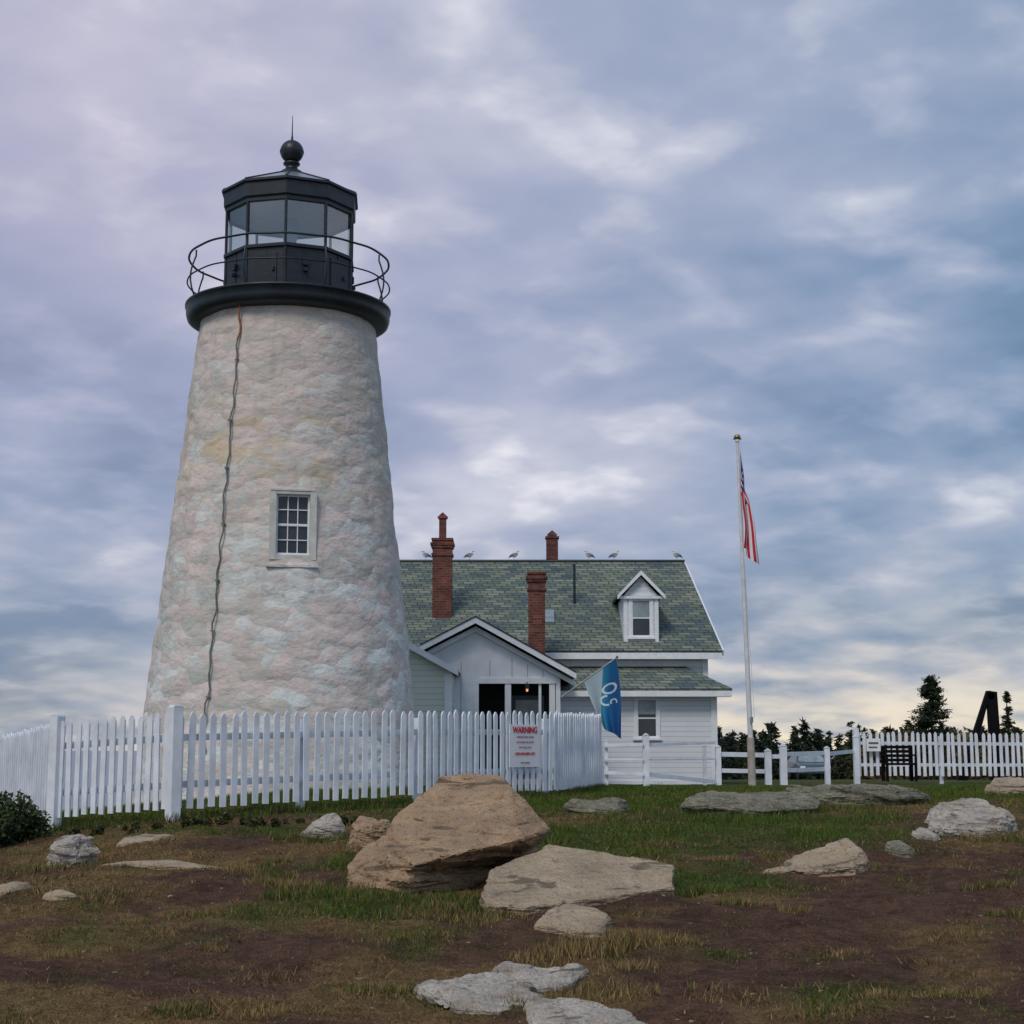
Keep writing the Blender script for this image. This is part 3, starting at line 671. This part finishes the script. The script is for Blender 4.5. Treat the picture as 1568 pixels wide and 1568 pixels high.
m.box(-1.40,-1.30,ay+.101,42,-1.3,1.6,M['siding2']); m.box(-6.2,-6.1,ay+.101,42,-1.5,1.5,M['siding2'])
m.build('annex_walls',hs)
m=MB()
m.slab([(-3.6,ay-.2,2.97),(-1.16,ay-.2,1.64),(-1.16,42.0,1.64),(-3.6,42,2.97)],.07,SH)
m.slab([(-3.6,ay-.2,2.97),(-6.4,ay-.2,1.5),(-6.4,42.0,1.5),(-3.6,42,2.97)],.07,SH)
m.prism([(-3.6,2.98),(-1.14,1.64),(-1.14,1.50),(-3.6,2.84)],ay-.24,ay-.202,TM)
m.prism([(-3.6,2.98),(-6.4,1.50),(-6.4,1.36),(-3.6,2.84)],ay-.24,ay-.202,TM)
m.box(-1.44,-1.28,ay-.03,ay-.001,-1.3,1.55,TM)
m.build('annex_roof',hs)
def chimney(name,cx,cy,w,d,z0,z1,pot=None,corb=True,mat=None):
    m=MB(); mat=mat or M['brick']
    m.box(cx-w/2,cx+w/2,cy-d/2,cy+d/2,z0,z1-.001,mat)
    if corb:
        for k,(o,zz) in enumerate(((.03,z1-.42),(.035,z1-.20),(.06,z1-.13))): m.box(cx-w/2-o,cx+w/2+o,cy-d/2-o,cy+d/2+o,zz,zz+.07,mat)
    m.box(cx-w/2-.03,cx+w/2+.03,cy-d/2-.03,cy+d/2+.03,z1,z1+.06,mat)
    m.box(cx-w/2+.08,cx+w/2-.08,cy-d/2+.08,cy+d/2-.08,z1+.061,z1+.065,M['dark'])
    if pot:
        pw,pz=pot; m.box(cx-pw/2,cx+pw/2,cy-pw/2,cy+pw/2,z1+.066,pz-.14,M['brick2'])
        m.box(cx-pw/2-.03,cx+pw/2+.03,cy-pw/2-.03,cy+pw/2+.03,pz-.14,pz-.1,M['brick2'])
        m.prism([(cx-pw/2-.05,pz-.1),(cx+pw/2+.05,pz-.1),(cx,pz+.03)],cy-pw/2,cy+pw/2,M['brick2'])
    m.build(name,hs,.004)
chimney('chimney_kitchen',-1.87,43.7,.52,.5,2.8,5.50,(.19,6.25))
chimney('chimney_entry',.62,40.9,.42,.42,1.2,4.30)
chimney('chimney_ridge',1.17,47.3,.34,.34,4.6,6.02,(.2,6.24),False)
m=MB(); 
m.cyl((1.70,44.3,3.6),(1.70,44.3,4.95),.035,.035,M['black'],8); m.box(1.62,1.78,44.2,44.4,3.70,3.78,M['zinc'])
sl=(RZ-EZ)/(RY-EY); 
def rz_(y): return EZ+sl*(y-EY)
m.slab([(.82,43.05,rz_(43.05)+.09),(1.12,43.05,rz_(43.05)+.09),(1.12,43.75,rz_(43.75)+.09),(.82,43.75,rz_(43.75)+.09)],.1,M['glassb'])
m.build('roof_fittings',hs)
m=MB(); m.cyl((.34,36.9,1.30),(.34,36.9,1.40),.05,.05,M['black'],8); m.cyl((.34,36.9,1.24),(.34,36.9,1.30),.022,.028,M['lamp'],8); m.cyl((.34,36.9,1.40),(.34,36.98,1.46),.012,.012,M['black'],6)
m.build('porch_lamp',hs)

def gull(x,flip,k=.75):
    e=MB(); y=RY; z=RZ+.05
    def ell(c,r,mat,rot=0):
        bm=bmesh.new(); bmesh.ops.create_uvsphere(bm,u_segments=12,v_segments=8,radius=1); vs=[]
        for v in bm.verts:
            px,pz=v.co.x*r[0],v.co.z*r[2]; t=1-.45*max(0,-v.co.x); 
            px2=px*math.cos(rot)-pz*math.sin(rot)*t; pz2=px*math.sin(rot)+pz*math.cos(rot)*t
            vs.append((x+k*flip*(c[0]+px2),y+k*(c[1]+v.co.y*r[1]*t),z+k*(c[2]+pz2)))
        e.add(vs,[[q.index for q in f.verts] for f in bm.faces],mat,True); bm.free()
    def c_(a,b,r0,r1,mat,sg): e.cyl((x+k*flip*a[0],y+k*a[1],z+k*a[2]),(x+k*flip*b[0],y+k*b[1],z+k*b[2]),r0*k,r1*k,mat,sg)
    ell((0,0,.19),(.15,.085,.095),M['gullw'],.35); ell((-.03,-.045,.205),(.15,.05,.06),M['gullg'],.28); ell((-.03,.045,.205),(.15,.05,.06),M['gullg'],.28)
    ell((.10,0,.27),(.05,.045,.08),M['gullw'],.6); ell((.12,0,.335),(.05,.042,.042),M['gullw'])
    c_((.16,0,.335),(.22,0,.32),.012,.004,M['beak'],6)
    c_((-.13,0,.14),(-.22,0,.09),.03,.012,M['dark'],6)
    for s in(-.025,.025): c_((.01,s,.13),(.02,s,-.03),.007,.006,M['beak'],5)
    e.build('seagull')
for x,f in((-2.48,-1),(-1.24,1),(.06,1),(2.24,-1),(2.95,1),(4.78,-1)): gull(x,f)

# ---------------------------------------------------------------- FENCES
def picket_fence(name,pts,big=(),sp=.152,posts=2.4,w=.082):
    e=empty(name); m=MB(); mr=MB(); mp=MB(); r=random.Random(len(name)+len(pts))
    for si,(a,b) in enumerate(zip(pts[:-1],pts[1:])):
        A=Vector((a[0],a[1],0));B=Vector((b[0],b[1],0)); L=(B-A).length; d=(B-A)/L; ang=math.atan2(d.y,d.x); n=max(1,round(L/sp))
        nrm=Vector((d.y,-d.x,0))
        if nrm.y>0: nrm=-nrm
        for i in range(n):
            t=(i+.5)/n; p=A+(B-A)*t; zb=a[2]+(b[2]-a[2])*t+r.uniform(-.015,.015); zt=a[3]+(b[3]-a[3])*t+r.uniform(-.018,.018)
            TT=Matrix.Translation(p+nrm*.03)@Matrix.Rotation(ang,4,'Z')@Matrix.Translation((r.uniform(-.008,.008),0,zb))@Matrix.Rotation(r.uniform(-.02,.02),4,'Y')
            h=zt-zb; hw=w/2*r.uniform(.94,1.04)
            m.prism([(-hw,0),(hw,0),(hw,h-.055),(hw*.45,h-.012),(0,h),(-hw*.45,h-.012),(-hw,h-.055)],-.011,.011,M['picket'],TT)
        for fr in(.25,.74):
            za=a[2]+(a[3]-a[2])*fr; zb=b[2]+(b[3]-b[2])*fr; q=-nrm*.012
            P=[A+q+Vector((0,0,za-.04)),B+q+Vector((0,0,zb-.04)),B+q+Vector((0,0,zb+.04)),A+q+Vector((0,0,za+.04))]
            vs=P+[p-nrm*.04 for p in P]; mr.add(vs,[(0,1,2,3),(7,6,5,4),(0,4,5,1),(1,5,6,2),(2,6,7,3),(3,7,4,0)],M['picket'])
        k=max(1,round(L/posts))
        for i in range(0,k):
            isb=(i==0 and si in big); t=i/k; p=A+(B-A)*t-nrm*(0 if isb else .10); g=float(G(p.x,p.y)); zt=a[3]+(b[3]-a[3])*t
            hw=.068 if isb else .045; ex=.06 if isb else -.10; off=-.04 if isb else 0
            TT=Matrix.Translation((p.x,p.y,0))@Matrix.Rotation(ang,4,'Z')
            mp.box(-hw,hw,-hw+off,hw+off,g-.3,zt+ex,M['picket'],TT)
            if isb: mp.prism([(-hw,zt+ex),(hw,zt+ex),(hw*.7,zt+ex+.03),(-hw*.7,zt+ex+.03)],-hw+off,hw+off,M['picket'],TT)
    m.build('pickets',e); mr.build('rails',e); mp.build('posts',e,.006); return e
picket_fence('picket_fence',[(-11.4,31.5,-1.36,-.2),(-7.45,24,-.99,.15),(-5.63,20.5,-.85,.32),(-4.01,19.5,-.72,.405),(-1.19,22.1,-.62,.49),(.59,24.5,-.63,.52),(1.49,28,-.66,.56)],(2,3))
picket_fence('picket_fence',[(8.75,42,-.72,.40),(13.2,42.3,-.72,.36),(19,43,-.8,.30),(26,46,-1.0,.2)],(0,))
def rail_fence(name,posts,rails):
    m=MB()
    for x,y,top,w in posts:
        g=float(G(x,y)); m.box(x-w,x+w,y-w,y+w,g-.3,top,M['picket']); m.prism([(x-w-.01,top),(x+w+.01,top),(x,top+w*.8)],y-w-.01,y+w+.01,M['picket'])
    for a,b,t in rails: 
        A=Vector(a);B=Vector(b); P=[A+Vector((0,-.02,-t)),B+Vector((0,-.02,-t)),B+Vector((0,-.02,t)),A+Vector((0,-.02,t))]
        vs=P+[p+Vector((0,.04,0)) for p in P]; m.add(vs,[(0,1,2,3),(7,6,5,4),(0,4,5,1),(1,5,6,2),(2,6,7,3),(3,7,4,0)],M['picket'])
    m.build(name,None,.004)
rail_fence('ramp_railing',[(1.95,34.2,.12,.04),(2.76,34,.24,.065),(4.15,35.6,.02,.035),(4.47,35.8,.0,.06)],
 [((1.9,34.1,.03),(2.7,33.9,.06),.03),((2.82,34,.05),(4.4,35.7,.10),.03),((1.9,34.1,-.52),(2.7,33.9,-.55),.035),((2.82,34,-.55),(4.4,35.7,-.74),.045),((1.9,34.1,-.25),(2.7,33.9,-.25),.02),((2.82,34,-.25),(4.4,35.7,-.25),.02)])
rail_fence('post_and_rail_fence',[(5.58,36,-.08,.07),(5.93,36.1,.02,.075),(7.25,38,-.02,.06),(8.55,41,.25,.07)],
 [((4.5,35.8,-.15),(5.5,36,-.17),.05),((6.0,36.1,-.15),(7.2,38,-.13),.045),((7.3,38,-.15),(8.5,41,-.1),.045),((4.5,35.8,-.5),(5.5,36,-.52),.045),((6.0,36.1,-.5),(7.2,38,-.5),.045),((5.6,36.0,-.2),(5.9,36.1,-.2),.045)])
m=MB(); m.box(9.0,9.35,41.85,41.88,-.1,.22,M['signw']); m.box(9.05,9.30,41.845,41.849,.08,.13,M['door']); m.box(9.05,9.27,41.845,41.849,-.02,.02,M['door']); m.build('notice_sign')
sg=empty('warning_sign')
d=Vector((.59+1.19,24.5-22.1,0)).normalized(); base=Vector((-1.19,22.1,0))+(Vector((.59,24.5,0))-Vector((-1.19,22.1,0)))*.74
n=Vector((d.y,-d.x,0)); base+=n*.07
TT=Matrix(((d.x,-n.x,0,base.x),(d.y,-n.y,0,base.y),(0,0,1,0.02),(0,0,0,1)))
m=MB(); hw,hh=.37,.305; m.box(-hw,hw,-.006,.006,-hh,hh,M['signw'],TT)
m.build('panel',sg,.002)
def text(s,z,size,mat,w,off=0.0):
    cu=bpy.data.curves.new('lettering','FONT'); cu.body=s; cu.size=size; cu.align_x='CENTER'; cu.extrude=.0012; cu.offset=off
    cu.materials.append(mat); o=bpy.data.objects.new('lettering',cu); link(o,sg)
    o.matrix_world=TT@Matrix.Translation((0,-.012,z))@Matrix.Rotation(math.radians(90),4,'X')@Matrix.Diagonal((w,1,1,1))
text('WARNING',.185,.125,M['red'],.98,.003)
for k,s in enumerate(('UNPREDICTABLE WAVES','MAY SWEEP THE ROCKS','STAY WELL BACK')): text(s,.115-k*.075,.040,M['ink'],.95)
text('LIVES HAVE BEEN LOST',-.13,.055,M['red'],.85,.001)
text('TOWN OF BRISTOL',-.25,.032,M['ink'],.85)

# ---------------------------------------------------------------- flagpole + flags
fp=empty('flagpole'); m=MB()
fx,fy=4.94,34.0; tx=4.77
m.cyl((fx,fy,-1.0),(fx-.02,fy,.2),.085,.075,M['wood'],12); m.cyl((fx-.02,fy,.2),(tx,fy,6.40),.055,.032,M['pole'],12)
m.cyl((tx,fy,6.40),(tx,fy,6.45),.05,.05,M['pole'],10); m.build('pole',fp)
m=MB(); m.lathe([(.075*math.sin(t),6.50-.06*math.cos(t)) for t in np.linspace(0.01,math.pi-.01,10)],tx,fy,M['gold'],16); m.cyl((tx-.09,fy,6.46),(tx+.09,fy,6.46),.012,.012,M['black'],6); m.build('finial',fp)
tube('halyard',[(tx+.07,fy-.03,6.42),(tx+.085,fy-.05,4.0),(fx+.06,fy-.08,.6)],.005,M['pole'],fp)
m=MB(); m.box(fx-.03,fx+.03,fy-.12,fy-.06,.5,.62,M['zinc']); m.build('cleat',fp)
def flagmesh(name,fn,nu,nv,mat,parent):
    V=[];F=[];U=[]
    for j in range(nv+1):
        for i in range(nu+1): V.append(fn(i/nu,j/nv)); U.append((i/nu,1-j/nv))
    for j in range(nv):
        for i in range(nu): k=j*(nu+1)+i; F.append((k,k+1,k+nu+2,k+nu+1))
    me=bpy.data.meshes.new(name); me.from_pydata(V,[],F); uv=me.uv_layers.new(name='UVMap')
    for l in me.loops: uv.data[l.index].uv=U[l.vertex_index]
    for p in me.polygons: p.use_smooth=True
    me.materials.append(mat); return link(bpy.data.objects.new(name,me),parent)
def m_usflag():
    m,nt,b=newmat('stars_and_stripes',0.75,0,0.2); uv=nt.nodes.new('ShaderNodeTexCoord'); sep=nd(nt,'ShaderNodeSeparateXYZ',{0:uv.outputs['UV']})
    u,v=sep.outputs[0],sep.outputs[1]
    st=math_(nt,'LESS_THAN',math_(nt,'FRACT',math_(nt,'MULTIPLY_ADD',v,6.5,0.0)),0.5)
    c=mixc(nt,st,(0.72,0.72,0.75),(0.50,0.03,0.06))
    can=math_(nt,'MULTIPLY',math_(nt,'LESS_THAN',u,0.42),math_(nt,'GREATER_THAN',v,6/13))
    fu=math_(nt,'ABSOLUTE',math_(nt,'SUBTRACT',math_(nt,'FRACT',math_(nt,'MULTIPLY',u,15)),.5)); fv=math_(nt,'ABSOLUTE',math_(nt,'SUBTRACT',math_(nt,'FRACT',math_(nt,'MULTIPLY',v,13)),.5))
    star=math_(nt,'LESS_THAN',math_(nt,'ADD',fu,fv),.28)
    cc=mixc(nt,star,(0.02,0.035,0.15),(0.6,0.6,0.65)); setc(nt,b,mixc(nt,can,c,cc)); return m
def usf(a,b):
    px=tx+.05+.012*a
    wd=.40*(1-math.exp(-2.6*a))*(1-.12*a)
    g=b+.16*math.sin(2*math.pi*b*1.5+.5)+.05*math.sin(9*a)
    x=px+wd*max(0,g)+.02*math.sin(11*a+3*b)*a
    y=fy-.05-.10*math.sin(2*math.pi*b*1.5+2*a)*(a**.6)
    z=6.25-b*1.0*(1-.82*a)-a*2.22+.10*a*math.sin(5*b+1)
    return (x,y,z)
flagmesh('american_flag',usf,48,60,m_usflag(),fp)
def m_blueflag():
    m,nt,b=newmat('blue_pennant_cloth',0.75,0,0.2); uv=nt.nodes.new('ShaderNodeTexCoord'); sep=nd(nt,'ShaderNodeSeparateXYZ',{0:uv.outputs['UV']})
    u,v=sep.outputs[0],sep.outputs[1]
    d=math_(nt,'ADD',u,math_(nt,'MULTIPLY',v,-.55))
    c=ramp(nt,d,[(0.0,(0.40,0.52,0.58)),(0.04,(0.40,0.52,0.58)),(0.05,(0.03,0.26,0.40)),(0.30,(0.015,0.13,0.33)),(0.75,(0.02,0.09,0.28))])
    def ringm(cx,cy,ro,ri,asp):
        du=math_(nt,'MULTIPLY',math_(nt,'SUBTRACT',u,cx),asp); dv_=math_(nt,'SUBTRACT',v,cy)
        r=math_(nt,'SQRT',math_(nt,'ADD',math_(nt,'MULTIPLY',du,du),math_(nt,'MULTIPLY',dv_,dv_)))
        return math_(nt,'MULTIPLY',math_(nt,'LESS_THAN',r,ro),math_(nt,'GREATER_THAN',r,ri))
    k=ringm(.66,.68,.075,.05,.32)
    k=math_(nt,'MAXIMUM',k,math_(nt,'MULTIPLY',ringm(.50,.52,.085,.055,.4),math_(nt,'LESS_THAN',u,.56)))
    k=math_(nt,'MAXIMUM',k,math_(nt,'MULTIPLY',ringm(.72,.48,.05,.03,.4),math_(nt,'GREATER_THAN',v,.46)))
    setc(nt,b,mixc(nt,k,c,(0.60,0.70,0.76))); return m
bf=empty('museum_flag'); m=MB(); s0=Vector((1.12,36.85,1.12)); s1=Vector((2.24,35.0,1.90))
m.cyl(s0,s1,.018,.014,M['pole'],8); m.cyl(s1,s1+Vector((.02,-.03,.02)),.03,.02,M['gold'],8); m.build('staff',bf)
def bff(a,b):
    top=s0.lerp(s1,.42+.57*a); bot=Vector((1.98+.36*a,35.35-.25*a,.42-.22*a)); e=b
    p=top.lerp(bot,e); bow=math.sin(math.pi*e)
    return (p.x+.03*math.sin(9*a+3*b)*e-.04*bow*(1-a)+.05*bow*a, p.y+.12*math.sin(11*a+2*b)*e, p.z-.02)
flagmesh('blue_flag',bff,40,40,m_blueflag(),bf)

# ---------------------------------------------------------------- far right items
m=MB(); bx,by=9.0,38.6; g=-.78
for sx in(-.33,.33):
    m.box(bx+sx-.04,bx+sx+.04,by-.02,by+.03,g,.02,M['bench']); m.box(bx+sx-.03,bx+sx+.03,by-.45,by-.40,g,-.35,M['bench']); m.box(bx+sx-.03,bx+sx+.03,by-.45,by,-.20,-.16,M['bench']); m.box(bx+sx-.025,bx+sx+.025,by-.45,by-.41,-.35,-.20,M['bench'])
m.box(bx-.36,bx+.36,by-.46,by-.02,-.41,-.36,M['bench'])
for k in range(4): m.box(bx-.36,bx+.36,by-.045,by-.022,-.33+k*.1,-.26+k*.1,M['bench'])
m.build('park_bench',None,.006)
m=MB(); ax_,ay_=13.2,45.5
m.prism([(ax_-.05,1.55),(ax_+.22,1.52),(ax_+.30,-.9),(ax_+.0,-.9)],ay_-.1,ay_+.1,M['bench'])
m.prism([(ax_-.05,1.55),(ax_+.06,1.55),(ax_-.68,-.9),(ax_-.95,-.9)],ay_-.09,ay_+.09,M['bench'])
m.prism([(ax_-.40,.35),(ax_+.05,.35),(ax_+.05,.20),(ax_-.46,.20)],ay_-.07,ay_+.07,M['bench'])
m.cyl((ax_+.05,ay_-.1,1.4),(ax_+.05,ay_+.1,1.4),.1,.1,M['bench'],12)
m.build('a_frame_stand',None,.01)
car=empty('parked_car'); m=MB(); cx,cy=16.9,92.0; g=float(G(cx,cy))
prof=[(0,.35),(0,.72),(.15,.86),(1.1,.98),(1.75,1.45),(2.1,1.5),(3.3,1.48),(4.1,1.05),(4.4,.95),(4.4,.35)]
n=len(prof); vs=[]
for s in(-1,1):
    for y,z in prof: vs.append((cx+s*(.88 if z<1.0 else .88-.38*(z-.98)),cy+y,g+z))
m.add(vs,[tuple(range(n)),tuple(range(2*n-1,n-1,-1))]+[(i,i+n,(i+1)%n+n,(i+1)%n) for i in range(n)],M['carp'])
m.build('body',car,.05)
m=MB(); m.add([(cx-.76,cy+1.10,g+1.0),(cx+.76,cy+1.10,g+1.0),(cx+.64,cy+1.69,g+1.42),(cx-.64,cy+1.69,g+1.42)],[(0,1,2,3)],M['glassb'])
m.box(cx-.6,cx+.6,cy-.02,cy-.005,g+.45,g+.68,M['tire'])
for s in(-.7,.7): m.box(cx+s-.14,cx+s+.14,cy-.01,cy+.05,g+.66,g+.78,M['signw'])
for s in(-.78,.78):
    for yy in(.8,3.5): m.cyl((cx+s-.1,cy+yy,g+.33),(cx+s+.1,cy+yy,g+.33),.33,.33,M['tire'],18)
m.build('trim',car)

# ---------------------------------------------------------------- WORLD
w=bpy.data.worlds.new('World'); scene.world=w; w.use_nodes=True; nt=w.node_tree; nt.nodes.clear()
try: w.cycles.sampling_method='MANUAL'; w.cycles.sample_map_resolution=512
except: pass
SE,SR=math.radians(48),math.radians(205)
out=nt.nodes.new('ShaderNodeOutputWorld')
sky=nt.nodes.new('ShaderNodeTexSky'); sky.sky_type='NISHITA'; sky.sun_disc=False; sky.sun_elevation=SE; sky.sun_rotation=SR; sky.dust_density=2.0
tc=nt.nodes.new('ShaderNodeTexCoord'); dr=nd(nt,'ShaderNodeVectorMath',{0:tc.outputs['Generated']},operation='NORMALIZE').outputs[0]
sp=nd(nt,'ShaderNodeSeparateXYZ',{0:dr}); zc=math_(nt,'MAXIMUM',sp.outputs[2],0.0); den=math_(nt,'ADD',zc,.26)
ux=math_(nt,'DIVIDE',sp.outputs[0],den); uy=math_(nt,'DIVIDE',sp.outputs[1],den)
uvw=nd(nt,'ShaderNodeCombineXYZ',{0:ux,1:uy}).outputs[0]
def n2d(vec,scale,detail,rough,dist=0.0):
    n=nd(nt,'ShaderNodeTexNoise',noise_dimensions='2D'); nt.links.new(vec,n.inputs['Vector'])
    n.inputs['Scale'].default_value=scale; n.inputs['Detail'].default_value=detail; n.inputs['Roughness'].default_value=rough; n.inputs['Distortion'].default_value=dist
    return n.outputs[0]
mp=nd(nt,'ShaderNodeMapping',{'Vector':uvw,'Rotation':(0,0,math.radians(38)),'Scale':(1.35,1.5,1),'Location':(3.4,2.2,0)}).outputs[0]
n1=n2d(mp,1.5,3,.5,.2); n2=n2d(mp,5.0,4,.48,.12); n4=n2d(mp,13.0,2,.5,.1)
mp2=nd(nt,'ShaderNodeMapping',{'Vector':uvw,'Rotation':(0,0,math.radians(20)),'Scale':(.9,1.1,1),'Location':(1.1,5.7,0)}).outputs[0]
n3=n2d(mp2,1.1,2,.5,.2)
bil=math_(nt,'ABSOLUTE',math_(nt,'MULTIPLY_ADD',n2,2.0,-1.0))
f=math_(nt,'MULTIPLY_ADD',n1,1.25,-.52); f=math_(nt,'ADD',f,math_(nt,'MULTIPLY_ADD',n2,.62,-.31)); f=math_(nt,'ADD',f,math_(nt,'MULTIPLY_ADD',n3,.85,-.14))
f=math_(nt,'ADD',f,math_(nt,'MULTIPLY_ADD',n4,.14,-.07)); f=math_(nt,'ADD',f,math_(nt,'MULTIPLY_ADD',bil,.22,-.05))
def lobe(v,k,a):
    v=Vector(v).normalized(); d=nd(nt,'ShaderNodeVectorMath',{0:dr,1:tuple(v)},operation='DOT_PRODUCT').outputs['Value']
    return math_(nt,'MULTIPLY',math_(nt,'EXPONENT',math_(nt,'MULTIPLY',math_(nt,'SUBTRACT',d,1.0),k)),a)
for v,k,a in [((-.13,1,.34),140,.24),((-.30,1,.46),200,.30),((-.03,1,.22),240,.14),((.20,1,.36),90,.03),((-.31,1,.11),130,-.30),((.27,1,.19),110,-.14),((.0,1,.10),90,.06)]:
    f=math_(nt,'ADD',f,lobe(v,k,a))
cl=ramp(nt,f,[(0.02,(.115,.21,.35)),(0.24,(.215,.31,.465)),(0.46,(.335,.40,.545)),(0.68,(.51,.555,.66)),(.95,(.85,.86,.91))])
cl=mixc(nt,math_(nt,'ADD',lobe((-.32,1,.42),30,.38),lobe((.0,1,.18),40,.14)),cl,(.62,.50,.65),'MIX')
hz=math_(nt,'EXPONENT',math_(nt,'MULTIPLY',zc,-22.0))
hz=math_(nt,'MULTIPLY',hz,ramp(nt,math_(nt,'MULTIPLY_ADD',n2,.5,math_(nt,'MULTIPLY',n1,.6)),[(0.38,.2),(0.62,1.0)]))
hz=math_(nt,'MULTIPLY',hz,math_(nt,'ADD',.60,lobe((.26,1,.0),30,.65)),None,True)
cl=mixc(nt,hz,cl,(.95,.82,.62))
cl10=nd(nt,'ShaderNodeVectorMath',{0:cl,3:10.0},operation='SCALE').outputs[0]
col=mixc(nt,.90,sky.outputs[0],cl10)
bg=nd(nt,'ShaderNodeBackground',{0:col,1:.106}); nt.links.new(bg.outputs[0],out.inputs[0])

sun=bpy.data.lights.new('sun','SUN'); sun.energy=1.5; sun.angle=math.radians(20); sun.color=(1,.90,.79)
so=bpy.data.objects.new('sun',sun); link(so)
az=math.radians(205)
dirv=Vector((math.sin(az)*math.cos(SE),math.cos(az)*math.cos(SE),math.sin(SE)))
so.rotation_euler=dirv.to_track_quat('Z','Y').to_euler()

# ---------------------------------------------------------------- CAMERA
cd=bpy.data.cameras.new('camera'); cd.sensor_width=36; cd.lens=36*2500/1568; cd.clip_end=9000; cd.clip_start=.1
co=bpy.data.objects.new('camera',cd); link(co); co.location=(0,0,0); co.rotation_euler=(math.radians(90+8.2),0,0)
scene.camera=co
